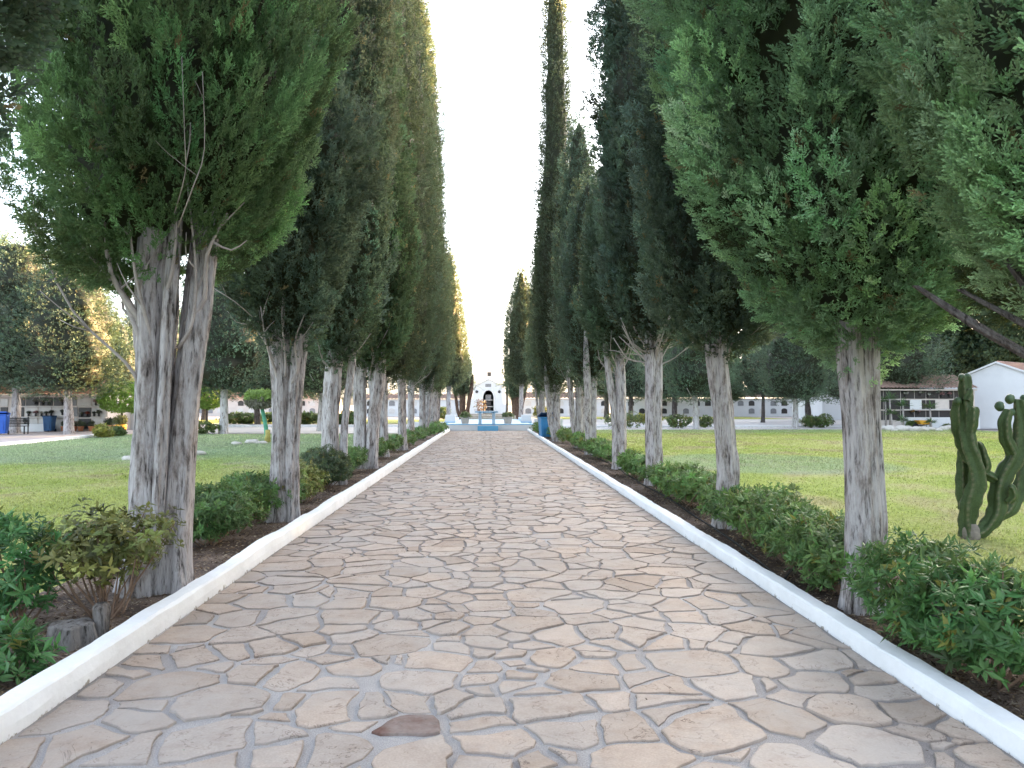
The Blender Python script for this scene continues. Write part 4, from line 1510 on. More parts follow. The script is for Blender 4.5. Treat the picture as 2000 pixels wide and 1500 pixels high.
mb = MB()
mb.prism([(-2.9, 0), (-2.3, 0), (-2.3, 1.95), (-2.9, 1.95)][::-1], 0, .7).prism([(-2.3, 0), (-1.88, 0), (-1.88, 2.4), (-2.3, 2.4)][::-1], 0, .7)
mb.prism([(-1.88, 0), (-.66, 0), (-.66, gable(-.66)), (-1.88, gable(-1.88))][::-1], 0, .7)
mb.prism([(.78, 0), (1.98, 0), (1.98, gable(1.98)), (.78, gable(.78))][::-1], 0, .7)
mb.prism([(1.98, 0), (2.15, 0), (2.15, 2.5), (1.98, 2.5)][::-1], 0, .7).prism([(2.15, 0), (2.7, 0), (2.7, 1.7), (2.15, 1.75)][::-1], 0, .7)
full = arc + arcr
for i in range(len(full) - 1):
    (xa, za), (xb, zb_) = full[i], full[i + 1]
    mb.prism([(xa, za), (xb, zb_), (xb, gable(xb)), (xa, gable(xa))][::-1], 0, .7)
mb.build('wall', M['white'], ch)
# raised moulding round the arch and along the gable
mb = MB()
ring_in = [(-.66, .7)] + arc + arcr + [(.78, .7)]
cxz = (.06, 2.2)
for i in range(len(ring_in) - 1):
    a, b = ring_in[i], ring_in[i + 1]

    def off(p):
        d = (p[0] - .06, max(p[1] - 2.2, 0) * .9)
        l = math.hypot(*d) + 1e-6
        return (p[0] + d[0] / l * .17, p[1] + d[1] / l * .17)
    mb.prism([a, b, off(b), off(a)], -.06, -.003)
mb.build('arch_moulding', M['whitet'], ch)
mb = MB()
for s in (-1, 1):
    mb.prism([(.06, 5.02), (.06, 5.16), (.06 + s * 2.12, 4.16), (.06 + s * 2.12, 4.0)], -.12, .75)
mb.build('cornice', M['whitet'], ch)
bwl = MB().box(-.9, 1.0, .72, .9, 0, 4.2).build('back_wall', M['marble'], ch)
for z, mt in ((2.62, 'greystone'), (1.72, 'granite'), (.86, 'granite')):
    MB().box(-.34, .44, .60, .715, z - .3, z + .34, .05).build('niche', M[mt], bwl)
    MB().box(-.6, .72, .55, .718, z - .46, z - .36, .01).build('ledge', M['marble'], bwl)
MB().box(-.36, .44, -.03, -.003, 4.0, 4.42, .01).build('plaque', M['greystone'], ch)
for s in (-1.52, 1.55):
    o = MB().lathe([(.2, -.02), (.2, .03)], 16).build('oculus', M['granite'], ch)
    o.rotation_euler = (PI / 2, 0, 0)
    o.location = (s, -.015, 3.35)
MB().box(-2.0, 2.1, .72, 6, 0, 4.0).prism([(-2.0, 4.003), (2.1, 4.003), (.06, 4.95)], .72, 6).build('nave', M['white'], ch)
MB().box(-3.1, 2.9, -.6, -.004, -.05, .35, .02).build('plinth', M['sandst'], ch)


bl = thing('white_building', 'taller sunlit white gable with a small belfry rising behind the chapel', 'building', (.2, 117, 0))
MB().prism([(-2.7, -.1), (2.7, -.1), (2.7, 4.6), (1.2, 5.6), (-1.2, 5.6), (-2.7, 4.6)][::-1], 0, 6).build('wall', M['white'], bl)
MB().box(-.75, .75, .2, 1.6, 5.603, 6.7, .03).prism([(-.95, 6.71), (.95, 6.71), (0, 7.5)][::-1], 0, 1.8).build('belfry', M['white'], bl)
MB().box(-.28, .28, .14, .197, 5.9, 6.5, .02).build('opening', M['granite'], bl)


def tile_roof(x0, x1, y0, z0, y1, z1, pitch=.24, per=6, rows=10):
    """barrel tiles: eave at (y0, z0), ridge at (y1, z1)"""
    n = int((x1 - x0) / pitch) * per
    X = np.linspace(x0, x1, n + 1)
    V, Q = [], []
    amp = pitch * .28
    lines = []
    for k in range(rows):
        lines += [(k / rows, .05), ((k + 1) / rows - .001, .0)]
    for t, lift in lines:
        y, z = y0 + (y1 - y0) * t, z0 + (z1 - z0) * t
        ph = (X - x0) / pitch
        hz = amp * np.abs(np.sin(PI * ph)) + lift * .6
        V.append(np.stack([X, np.full_like(X, y), z + hz], 1))
    V = np.vstack(V)
    m = n + 1
    for k in range(len(lines) - 1):
        i = np.arange(n) + k * m
        Q.append(np.stack([i, i + 1, i + m + 1, i + m], 1))
    return np_mesh('tile_roof', V, np.vstack(Q), None, False)


# ---- left columbarium (a wall of burial niches)
YB = 47.0


def bx(cx, py=820):
    return AT(cx / 6.667, py, YB)[0]


def bz(cy):
    return AT(100, 700 + cy / 6.667, YB)[2]


zB = bz(940)
cb = thing('columbarium', 'low burial-niche building with clay tile roof and mixed marble fronts on the left', 'building', (0, YB, 0))
xl, xr = -46, bx(1400)
MB().box(xl, xr, .0, 3.2, -.1, 2.16).build('wall', M['cream'], cb)
MB().box(xl, xr + .02, -.28, -.003, 2.03, 2.15, .01).build('eave_beam', M['cream'], cb)
MB().box(xl, xr, -.42, -.003, -.08, .03, .01).build('plinth', M['plaza'], cb)
link('roof', tile_roof(xl - .1, xr + .12, -.5, 2.15, 2.2, 3.05), M['tile'], cb)
panels = [(-420, -330, 520, 630, 'marble'), (-420, -330, 640, 770, 'greystone'), (-320, -120, 500, 625, 'granite'), (-320, -120, 640, 765, 'marble'), (-320, -120, 780, 935, 'marble'),
          (-110, 0, 525, 625, 'marble'), (0, 108, 525, 625, 'marble'), (0, 108, 632, 772, 'granite'), (0, 108, 780, 935, 'marble'),
          (265, 330, 500, 625, 'granite'), (265, 320, 632, 765, 'granite'),
          (333, 505, 500, 622, 'granite'), (510, 690, 500, 622, 'granite'), (695, 862, 500, 622, 'granite'),
          (325, 500, 632, 762, 'marble'), (505, 675, 632, 762, 'marble'), (680, 842, 632, 762, 'marble'),
          (325, 500, 775, 935, 'marble'), (505, 680, 775, 935, 'marble'), (685, 845, 775, 935, 'marble'),
          (866, 1000, 500, 622, 'greystone'), (866, 1015, 632, 762, 'greystone'), (866, 1015, 772, 935, 'marble'),
          (1020, 1190, 640, 775, 'granite'), (1020, 1190, 780, 925, 'granite'), (1005, 1190, 500, 625, 'marble'),
          (1196, 1390, 500, 625, 'marble'), (1196, 1390, 640, 762, 'marble'), (1196, 1390, 772, 930, 'marble')]
for (a, b, c, d, mt) in panels:
    x0, x1, z1, z0 = bx(a), bx(b), bz(c), bz(d)
    nb = MB().box(x0 + .02, x1 - .02, -.035, -.003, z0 + .03, z1 - .02, .012)
    nb.build('niche', M[mt], cb)
for (a, b, cy) in [(300, 850, 768), (320, 862, 627), (1000, 1395, 630), (1190, 1395, 768)]:
    MB().box(bx(a), bx(b), -.2, -.036, bz(cy) - .03, bz(cy) + .03, .008).build('ledge', M['marble'], cb)

tag(MB().box(bx(355), bx(690), -.9 + YB, -.45 + YB, .0, bz(845), .015).build('plaster_box', M['white']), 'low white plastered box standing against the left niche wall', 'box')


PET = dict(darkleaf=(.05, .055, .045), pinkp=(.36, .19, .20), whitep=(.50, .48, .45), red=(.30, .05, .04), orange=(.5, .25, .05))


def leafy(c, rad, seed, colr, parent, name, n=60, sc=1.0):
    r = np.random.default_rng(seed + 900)
    u = r.normal(0, 1, (n, 3))
    u /= np.linalg.norm(u, axis=1, keepdims=True)
    P = u * np.array(rad) * r.uniform(.4, 1, (n, 1)) + np.array(c)
    cl = np.array([colr]) * (1 + r.normal(0, .25, (n, 1)))
    k = r.random(n) < .35
    cl[k] = np.array([.05, .075, .035])
    V, C = place_sprays(R1, P, u, sc * r.uniform(.6, 1.2, n), np.clip(cl, .01, .7), r)
    return link(name, np_mesh(name, V, np.arange(len(V)).reshape(-1, 4), C), M['leaf'], parent)


def bouquet(cx, cy, w, mt, k, label, Y=YB - .14, f=None):
    a = AT(cx / 6.667, 700 + cy / 6.667, Y) if f is None else AT(*f(cx, cy), Y)
    t = thing('flower_bouquet', label, 'flowers', a, 0, 'flowers on the burial niches')
    s = w * .34
    MB().lathe([(.045, 0), (.065, .06), (.05, .14), (.06, .17)], 10).build('vase', M['granite'], t)
    leafy((0, 0, .17 + s * .5), (s, s * .7, s * .7), k, PET[mt], t, 'flower', int(30 + 60 * w), .8)


for k, (cx, cy, w, mt, lab) in enumerate([
        (372, 755, .42, 'darkleaf', 'dark flowers on the middle ledge, left end of the marble row'),
        (465, 755, .5, 'pinkp', 'pinkish flowers on the middle ledge before the pale marble'),
        (540, 755, .3, 'whitep', 'white flowers at the middle of the marble ledge'),
        (600, 755, .36, 'darkleaf', 'dark low flowers right of the white ones on the ledge'),
        (665, 750, .5, 'darkleaf', 'dark bunch above the blue bin on the ledge'),
        (812, 740, .45, 'darkleaf', 'dark flowers beside the pale trunk on the niche wall'),
        (545, 605, .8, 'whitep', 'large white bouquet on the black granite row'),
        (455, 600, .5, 'whitep', 'small white bouquet at the left of the black granite row'),
        (625, 605, .6, 'whitep', 'white and cream bouquet right of the large one on the granite'),
        (805, 600, .5, 'pinkp', 'rosy bouquet at the right end of the black granite row'),
        (1245, 612, .6, 'pinkp', 'mauve bouquet on the upper right marble niche'),
        (1340, 608, .5, 'darkleaf', 'dark bunch at the far right upper niche'),
        (1285, 755, .6, 'darkleaf', 'dark bunch on the right middle ledge'),
        (1225, 755, .35, 'darkleaf', 'little dark bunch left on the right middle ledge'),
        (1055, 760, .3, 'whitep', 'white flower vase inside the black niche'),
        (1130, 760, .42, 'red', 'red flowers inside the black niche'),
        (325, 860, .45, 'darkleaf', 'dark bunch left of the white plastered box')]):
    bouquet(cx, cy, w, mt, k, lab)
for k, (cx, w, lab, mt) in enumerate([(1050, .8, 'bushy grave plants at the foot of the black niche', 'darkleaf'), (1190, .55, 'dark potted plants right of the black niche foot', 'darkleaf'),
                                      (830, .4, 'dark pot plant left of the pale trunk at the wall foot', 'darkleaf'), (965, .5, 'grave flowers right of the pale trunk at the wall foot', 'pinkp')]):
    a = AT(cx / 6.667, 840, YB - .75)
    t = thing('potted_plant', lab, 'plant', (a[0], a[1], .03), 0, 'potted plants before the niches')
    MB().lathe([(.12, 0), (.17, .24), (.19, .25), (.19, .28)], 12).build('pot', M['terra'], t)
    leafy((0, 0, .42), (w * .4, w * .4, .25), k + 40, PET[mt], t, 'foliage', 90, 1.2)
tag(MB().box(AT(212, 820, 50)[0], AT(300, 820, 50)[0], 50, 54, -.1, 1.62).build('white_building', M['white']), 'plain white building beside the clipped ball tree on the left', 'building')


def wheelie_bin(x, y, rz, mb_, ml, label, s=1.0, lid=.12):
    t = thing('wheelie_bin', label, 'bin', (x, y, 0), rz)
    t.scale = (s, s, s)
    MB().box(-.245, .245, -.26, .26, .06, .98, .03, -.035, -.06).box(-.30, .30, -.345, .345, .93, .985, .012).build('body', M[mb_], t)
    for k in (-.16, 0, .16):
        pass
    mb = MB().box(-.305, .305, -.36, .34, .99, 1.05, .02)
    v = []
    for (a, b, c) in mb.v:
        v.append((a, b, c + (0.34 - b) * 0 + lid * (.34 - b)))
    mb.v = v
    ld = mb.build('lid', M[ml], t)
    MB().tube([(-.26, .38, .99), (.26, .38, .99)], .016, 8).build('handle', M[ml], ld)
    for sx in (-.25, .21):
        MB().tube([(sx, .27, .10), (sx + .045, .27, .10)], .10, 14).build('wheel', M['rubber'], t)
    MB().box(-.16, -.13, -.315, -.262, .2, .88).box(.13, .16, -.315, -.262, .2, .88).build('rib', M[mb_], t)


x, y = gxy(1064, 856)
wheelie_bin(x + .05, y + .3, .15, 'bluebin', 'bluedk', 'blue wheelie bin with dark open lid at the end of the right kerb', 1.02, .22)
wheelie_bin(bx(738), YB - .75, 0, 'midblue', 'bluedk', 'slim blue bin standing against the left niche wall', .9, 0.0)
x, y = gxy(6, 849)
wheelie_bin(x - .1, y, .3, 'royal', 'royal', 'royal blue bin at the left picture edge', 1.1, .1)
x, y = gxy(1566, 817)
wheelie_bin(x, y, .1, 'greenbin', 'greenbin', 'dark green bin behind the limed trunk on the right', 1.25, .1)
x, y = gxy(1606, 818)
wheelie_bin(x, y, -.1, 'greenbin', 'greenbin', 'dark green bin against the white block on the right', 1.3, .1)
x, y = gxy(1344, 812)
wheelie_bin(x, y, 0, 'whitet', 'granite', 'small white bin with black lid before the far niche row', 1.2, .0)
# metal bench on the left
x, y = gxy(24, 848)
t = thing('metal_bench', 'black metal bench beside the royal blue bin on the left', 'bench', (x, y, 0), .1)
MB().box(-.75, .75, -.22, .22, .42, .46).build('seat', M['blackm'], t)
mb = MB()
for k in range(4):
    mb.box(-.75, .75, .20, .23, .52 + k * .10, .585 + k * .10)
mb.build('backrest', M['blackm'], t)
for sx in (-.7, .66):
    MB().box(sx, sx + .05, -.22, -.17, 0, .419).box(sx, sx + .05, .205, .245, 0, .93).box(sx, sx + .05, -.22, .2, .62, .66).build('leg', M['blackm'], t)

# ---- right: columbarium, gabled house, white block
Y2 = 50.0


def r6(cx, cy, Y=Y2):
    return AT(*c6(cx, cy), Y)


cb2 = thing('columbarium', 'burial-niche building with dark granite fronts and old tiled roof on the right', 'building', (0, Y2, 0))
x0, x1 = r6(60, 600)[0], r6(700, 600)[0]
ez, rz_ = r6(400, 500)[2], r6(400, 432)[2]
MB().box(x0, x1, 0, 3, -.1, ez).build('wall', M['cream'], cb2)
link('roof', tile_roof(x0 - .1, x1, -.5, ez + .02, 2.3, rz_ + .25), M['tileold'], cb2)
MB().box(x0, x1, -.3, -.003, ez - .1, ez + .0, .01).build('eave_beam', M['cream'], cb2)
xs = [60, 140, 245, 330, 400, 480, 570, 690]
for i in range(len(xs) - 1):
    for (a, b) in ((505, 560), (565, 625), (630, 690)):
        nx0, nx1, nz1, nz0 = r6(xs[i], a)[0], r6(xs[i + 1], a)[0], r6(400, a)[2], r6(400, b)[2]
        MB().box(nx0 + .02, nx1 - .02, -.04, -.003, nz0 + .02, nz1 - .02, .012).build('niche', M['granite'], cb2)
for (a, b, c, d, mt) in ((300, 372, 565, 622, 'whitet'), (455, 540, 562, 622, 'cream')):
    MB().box(r6(a, c)[0], r6(b, c)[0], -.07, -.041, r6(400, d)[2], r6(400, c)[2], .02).build('niche', M[mt], cb2)
MB().box(r6(245, 600)[0], r6(700, 600)[0], -.22, -.042, r6(400, 629)[2], r6(400, 622)[2]).build('ledge', M['marble'], cb2)
MB().box(r6(265, 600)[0], x1, -.5, -.042, -.05, r6(400, 672)[2]).build('plinth', M['white'], cb2)
for k, (cx, cy, w, mt, lab) in enumerate([(320, 655, .5, 'orange', 'orange flowers low on the right dark niche wall'), (360, 655, .4, 'pinkp', 'pink flowers beside the orange ones on the right niche wall'),
                                          (500, 552, .6, 'pinkp', 'rosy bouquet on the upper dark niche at right'), (420, 552, .4, 'whitep', 'white bouquet on the upper dark niche at right'),
                                          (280, 548, .6, 'whitep', 'pale bouquet at the left of the right niche wall'), (548, 550, .5, 'pinkp', 'faded bouquet at the right end of the upper dark niches'),
                                          (370, 540, .3, 'whitep', 'tiny white bouquet over the white niche front')]):
    bouquet(cx, cy, w, mt, 70 + k, lab, Y2 - .16, c6)

hs = thing('white_house', 'white gabled house with pink tiled roof at the right edge', 'building', (0, 0, 0))
ang = math.radians(55)
back = np.array([AT(1884, 800, 53.5)[0], 53.5])
gv, rv = np.array([math.cos(ang), -math.sin(ang)]), np.array([math.sin(ang), math.cos(ang)])
hs.location = (back[0], back[1], 0)
hs.rotation_euler = (0, 0, -ang)
W = 4.2
zE = 3.55
zA = 4.42
# local x runs along the gable wall towards the camera, local y away along the ridge
MB().prism([(0, -.1), (W, -.1), (W, zE), (W / 2, zA), (0, zE)][::-1], 0, 9).build('wall', M['white'], hs)
mb = MB()
for s in (0, 1):
    e = (-.25, zE - .07) if s == 0 else (W + .25, zE - .07)
    mb.prism([(W / 2, zA + .02), (W / 2, zA + .14), (e[0], e[1] + .12), e], -.15, -.004)
mb.build('verge_trim', M['whitet'], hs)
rm = tile_roof(0, 9.2, 0, 0, W / 2 + .3, zA - zE + .15, .24, 6, 9)
ro = link('roof', rm, M['tilepink'], hs)
ro.rotation_euler = (0, 0, PI / 2)
ro.location = (W + .3, 0, zE - .02)
MB().box(back[0] - 1.6, back[0] + .5, 53.7, 58, -.1, 3.2).build('annexe', M['white'], None)
an = bpy.data.objects['annexe']
tag(an, 'white annexe wall between the dark niche wall and the gabled house', 'building')
a, b = AT(1606, 800, 80), AT(1735, 800, 80)
wb = thing('white_building', 'blank white block behind the slim twin trunk on the right', 'building', (a[0], 80, 0))
w_ = b[0] - a[0]
MB().prism([(0, -.1), (w_, -.1), (w_, 3.3), (w_ * .5, 4.1), (0, 3.1)][::-1], 0, 8).build('wall', M['white'], wb)
MB().prism([(-.1, 3.1), (-.1, 3.2), (w_ * .5, 4.22), (w_ + .1, 3.42), (w_ + .1, 3.3), (w_ * .5, 4.103)], -.05, 8).build('roof_edge', M['whitet'], wb)


# ---- far niche rows
def arch_niche(w, h, mt):
    mb = MB()
    pts = [(-w / 2, 0), (w / 2, 0), (w / 2, h * .65)] + [(w / 2 * math.cos(t), h * .65 + h * .35 * math.sin(t)) for t in np.linspace(.3, PI - .3, 6)] + [(-w / 2, h * .65)]
    mb.prism(pts[::-1], -.05, -.004)
    me = mb.mesh('arch_niche')
    me.materials.append(M[mt])
    return me


NM = [arch_niche(.8, .72, k) for k in ('granite', 'greystone', 'marble')]


def niche_row(name, label, px0, px1, Y, ze, zr, seed, wallm='white', roofm='tileold'):
    r = np.random.default_rng(seed)
    X0, X1 = AT(px0, 800, Y)[0], AT(px1, 800, Y)[0]
    t = thing(name, label, 'building', (X0, Y, 0))
    L_ = X1 - X0
    MB().box(0, L_, 0, 3, -.1, ze).build('wall', M[wallm], t)
    link('roof', tile_roof(-.1, L_ + .1, -.4, ze, 2.4, zr, .5, 4, 6), M[roofm], t)
    n = int(L_ / 1.45)
    for i in range(n):
        for z in (.35, 1.42):
            if r.random() < .18:
                continue
            o = link('niche', NM[r.integers(0, 3)], None, t)
            o.location = ((i + .5) * L_ / n, 0, z)
    return t


niche_row('columbarium', 'long far white wall of arched burial niches under a dark tiled roof', 1200, 1606, 105, 2.45, 3.5, 5)
niche_row('columbarium', 'far pale pink row of burial niches on the left, glimpsed between trunks', 380, 660, 112, 2.4, 3.4, 6, 'cream', 'tile')
niche_row('columbarium', 'far white niche wall seen between the left trunks near the platform', 690, 905, 108, 2.3, 3.0, 7, 'white', 'tileold')
niche_row('columbarium', 'far white niche wall right of the chapel behind the trunks', 1000, 1190, 108, 2.4, 3.3, 8, 'white', 'tileold')


# ================================================================== BACKGROUND TREES
def bg_prof(zb, H, rm, top=.12):
    h = H - zb
    return [(zb, rm * .35), (zb + h * .08, rm * .8), (zb + h * .22, rm), (zb + h * .45, rm * .97), (zb + h * .64, rm * .82), (zb + h * .82, rm * .56), (zb + h * .94, rm * .28), (H, top)]


proto = {}
for k, (zb, H, rm, keep, bc) in enumerate([(2.3, 10, 2.6, .92, (0.081, 0.119, 0.076)), (2.1, 8.5, 2.4, .9, (0.068, 0.108, 0.068)), (2.8, 13.0, 3.4, .92, (0.061, 0.101, 0.061)), (1.9, 7.0, 2.0, .85, (0.081, 0.121, 0.068))]):
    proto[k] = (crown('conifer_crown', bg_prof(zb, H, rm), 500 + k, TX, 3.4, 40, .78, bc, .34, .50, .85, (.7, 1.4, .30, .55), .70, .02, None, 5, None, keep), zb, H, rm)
TR = {}
for k in range(4):
    zb, H = proto[k][1], proto[k][2]
    st = [[(0, 0, -.1, .30), (0, 0, .3, .23), (.05, 0, zb * .6, .19), (.05, .03, zb * 1.3, .15), (0, 0, H * .7, .06)]]
    for j in range(7):
        a = j * 2.4 + k
        z0 = zb * .85 + j * .5
        st.append([(0.04, 0, z0, .07), (math.cos(a) * .8, math.sin(a) * .8, z0 + .35, .05), (math.cos(a) * 1.6, math.sin(a) * 1.6, z0 + .9, .025)])
    TR[k] = trunk_mesh('conifer_trunk', st, 60 + k, 24, 16)
TRM = {m: {k: TR[k].copy() for k in range(4)} for m in ('bark', 'barkd', 'barkw')}
for m in TRM:
    for k in range(4):
        TRM[m][k].materials.clear()
        TRM[m][k].materials.append(M[m])
BG = 'conifers behind the lawns'


def bg_tree(px, Y, k, H, wd, label, bark='barkd', seed=0, name='conifer_tree', z=-.03):
    a = AT(px, 800, Y)
    s = H / proto[k][2]
    t = thing(name, label, 'tree', (a[0], Y, z), seed * 1.3, BG)
    wd *= 1.22 if px < 900 else 1.0
    t.scale = (wd / proto[k][3], wd / proto[k][3], s)
    link('crown', proto[k][0], M['folbg'], t)
    link('trunk', TRM[bark][k], None, t)
    return t


bgl = [(30, 44.0, 0, 11.0, 2.7, 'tall sunlit conifer at the left picture edge above the royal blue bin', 'bark'),
       (134, 42.5, 0, 10.0, 2.5, 'golden-lit conifer with a slim grey trunk before the left niche building', 'bark'),
       (218, 58, 3, 8.2, 2.1, 'small conifer glowing gold between the niche building and the big left trunk', 'barkd'),
       (-75, 46, 2, 13, 3.4, 'dark conifer mostly beyond the left picture edge', 'barkd'),
       (300, 66, 1, 11, 3.0, 'green conifer hidden behind the three-stemmed trunk', 'barkd'),
       (438, 42.5, 1, 9.4, 2.1, 'conifer on a limed slim trunk right of the three-stemmed trunk', 'barkw'),
       (503, 58, 2, 10.5, 3.0, 'broad dark conifer behind the green-painted small tree', 'barkd'),
       (578, 60, 1, 10, 2.8, 'dark conifer seen right of the forked left trunk', 'barkd'),
       (628, 47, 3, 8, 1.9, 'conifer on a limed trunk left of the thin leaning stem', 'barkw'),
       (90, 74, 2, 13, 4.2, 'big conifer behind the tiled niche building on the left', 'barkd'),
       (400, 84, 2, 13, 4, 'far conifer between the left trunks', 'barkd')]
bgr = [(1360, 50, 1, 8.5, 2.2, 'conifer with a limed white trunk between the twig-fan and burl-sided trunks', 'barkw'),
       (1317, 67, 1, 9.5, 2.8, 'dark conifer left of the limed trunk on the right', 'barkd'),
       (1490, 68, 2, 11.2, 2.7, 'open-crowned conifer with sky gaps right of the burl-sided trunk', 'barkd'),
       (1553, 51, 0, 8.4, 2.5, 'conifer with a limed trunk in front of the dark green bins', 'barkw'),
       (1578, 74, 0, 10.5, 3.4, 'dark conifer just behind the limed trunk by the green bins', 'barkd'),
       (1652, 60, 3, 7.4, 2.2, 'conifer in front of the blank white block', 'barkw'),
       (1742, 52, 0, 8.8, 2.9, 'rounded grey-green conifer behind the yuccas on the right', 'bark'),
       (1728, 53.5, 1, 8.6, 2.3, 'conifer with a dark trunk next to the slim twin trunk', 'barkd'),
       (1850, 84, 2, 12, 4.0, 'large conifer behind the dark niche wall on the right', 'barkd'),
       (1950, 82, 2, 11.5, 4.2, 'large conifer behind the roof of the gabled house', 'barkd'),
       (2040, 76, 2, 11, 4.0, 'large conifer behind the right part of the gabled house', 'barkd'),
       (1232, 78, 1, 9.5, 2.8, 'dark conifer between the thin stems on the right', 'barkd'),
       (1290, 100, 2, 10.5, 3.5, 'far conifer left of the burl-sided trunk', 'barkd'),
       (1185, 90, 1, 11, 3.2, 'far dark conifer behind the right row of trunks', 'barkd'),
       (1420, 96, 2, 10, 3.2, 'far conifer over the white niche row', 'barkd')]
for k, a in enumerate(bgl + bgr):
    bg_tree(*a, seed=k + 1)

# trees that frame the chapel
def end_cypress(px, Y, prof, label, seed, bc, tr, bark='bark', nst=1, tm=TF, dens=7, **kw):
    a = AT(px, 800, Y)
    root = thing('cypress_tree', label, 'tree', (a[0], Y, 0), 0, 'cypresses beside the chapel')
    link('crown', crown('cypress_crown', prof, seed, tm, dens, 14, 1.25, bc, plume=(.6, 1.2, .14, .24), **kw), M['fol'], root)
    link('trunk', trunk_mesh('cypress_trunk', std_stems(tr, prof[0][0] + .5, seed, nst), seed, 36, 22), M[bark], root)


end_cypress(1018, 68, [(3.2, .4), (3.6, 1.0), (4.4, 1.6), (5.6, 1.75), (8, 1.65), (10, 1.3), (12, .7), (13.3, .2), (13.7, .05)],
            'broad cypress right of the chapel, golden along its upper right edge', 601, DULL, .2, lump=.3)
end_cypress(876, 60, [(2.9, .4), (3.4, 1.1), (4.2, 1.7), (5.6, 1.7), (8, 1.4), (10.5, 1.0), (12.5, .5), (13.7, .05)],
            'ragged cypress left of the chapel with golden top and stray boughs', 602, DULL, .19, lump=.42, keep=.9)
end_cypress(902, 72, [(2.4, .5), (2.9, .9), (3.8, 1.1), (5, .95), (6.2, .5), (6.8, .08)], 'low trimmed cypress left of the chapel on reddish stems', 603, DEEP, .3, 'barkr', 4)
end_cypress(1008, 76, [(2.2, .5), (2.8, 1.0), (4, 1.2), (5.4, 1.0), (6.4, .5), (7.0, .08)], 'low trimmed cypress right of the chapel on reddish stems', 604, DEEP, .3, 'barkr', 4)


def palm(px, py, Y, label, seed, n=14, L=1.6, trunk=0.0):
    a = AT(px, py, Y)
    q = np.random.default_rng(seed)
    t = thing('palm_tree', label, 'palm', (a[0], Y, 0))
    z = a[2]
    MB().tube([(0, 0, -.1), (0.02, 0, z * .5), (0, 0, z)], [.16, .12, .13], 10).build('trunk', M['barkd'], t)
    V, C = [], []
    for i in range(n):
        az, el = i * 2.4, q.uniform(.1, 1.2)
        d = np.array([math.cos(az) * math.cos(el), math.sin(az) * math.cos(el), math.sin(el)])
        side = np.array([-math.sin(az), math.cos(az), 0])
        for k in range(14):
            s = (k + 1) / 14
            c = np.array([0, 0, z]) + d * L * s + np.array([0, 0, -.55 * L * s * s])
            for sg in (-1, 1):
                tip = c + side * sg * .30 * L * (1 - .6 * s) + d * .18 * L + np.array([0, 0, -.10])
                V += [c, c + d * .035, tip, c - d * .02]
    V = np.array(V)
    link('crown', np_mesh('palm_crown', V, np.arange(len(V)).reshape(-1, 4), np.tile(np.array([[.075, .12, .035]]), (len(V), 1))), M['leaf'], t)


palm(915, 752, 88, 'small palm against the chapel at its left', 3)
palm(990, 755, 86, 'small palm against the chapel at its right', 4)
x, y = gxy(938, 818)
rp = shrub(x, y + 5, 'small reddish-leaved shrub before the chapel arch', .75, .7, 2.3, 77, R4, 110, 1.2, (.05, .022, .03), z0=.5, nst=5)

# clipped ball trees, little painted-trunk tree
def ball_tree(px, Y, zb, zt, rx, label, seed, bc, bark='barkd', tr=.09, lean=0.0):
    a = AT(px, 800, Y)
    r = np.random.default_rng(seed)
    t = thing('topiary_tree', label, 'tree', (a[0], Y, -.02), 0, 'clipped ball trees on the left')
    n = 900
    u = r.normal(0, 1, (n, 3))
    u /= np.linalg.norm(u, axis=1, keepdims=True)
    h = (zt - zb) / 2
    P = np.sign(u) * np.abs(u) ** .8 * np.array([rx, rx, h]) * (.75 + .25 * r.random((n, 1)) ** .5) + np.array([lean, 0, zb + h])
    c = np.array(bc)[None] * (1 + r.normal(0, .2, (n, 1)))
    if bark == 'greenpaint':
        lo = P[:, 2] < zb + h * .9
        c[lo] = np.array([.20, .19, .15]) * (1 + r.normal(0, .15, (int(lo.sum()), 1)))
    V, C = place_sprays(R4, P, u + r.normal(0, .3, (n, 3)), r.uniform(.8, 1.3, n), np.clip(c, .01, .5), r)
    link('crown', np_mesh('topiary_crown', V, np.arange(len(V)).reshape(-1, 4), C), M['leaf'], t)
    MB().tube(spline([(0, 0, -.05), (lean * .3, 0, zb * .5), (lean, 0, zb + h * .6)], 10), list(np.linspace(tr, tr * .7, 10)), 12).build('trunk', M[bark], t)
    return t


ball_tree(238, 45.5, 1.15, 3.0, 1.25, 'bright green clipped ball tree left of the three-stemmed trunk', 1, (.19, .32, .055))
ball_tree(404, 46.5, 1.35, 2.95, .95, 'bright green clipped ball tree right of the three-stemmed trunk', 2, (.19, .32, .055))
lt = ball_tree(523, 33.0, 1.5, 2.2, .62, 'small flat-topped tree with grey twigs and green-painted leaning trunk', 3, (.22, .32, .08), 'greenpaint', .10, -.30)
MB().lathe([(.13, -.02), (.115, .3), (.112, .55)], 12).build('trunk_base', M['yellow'], lt)

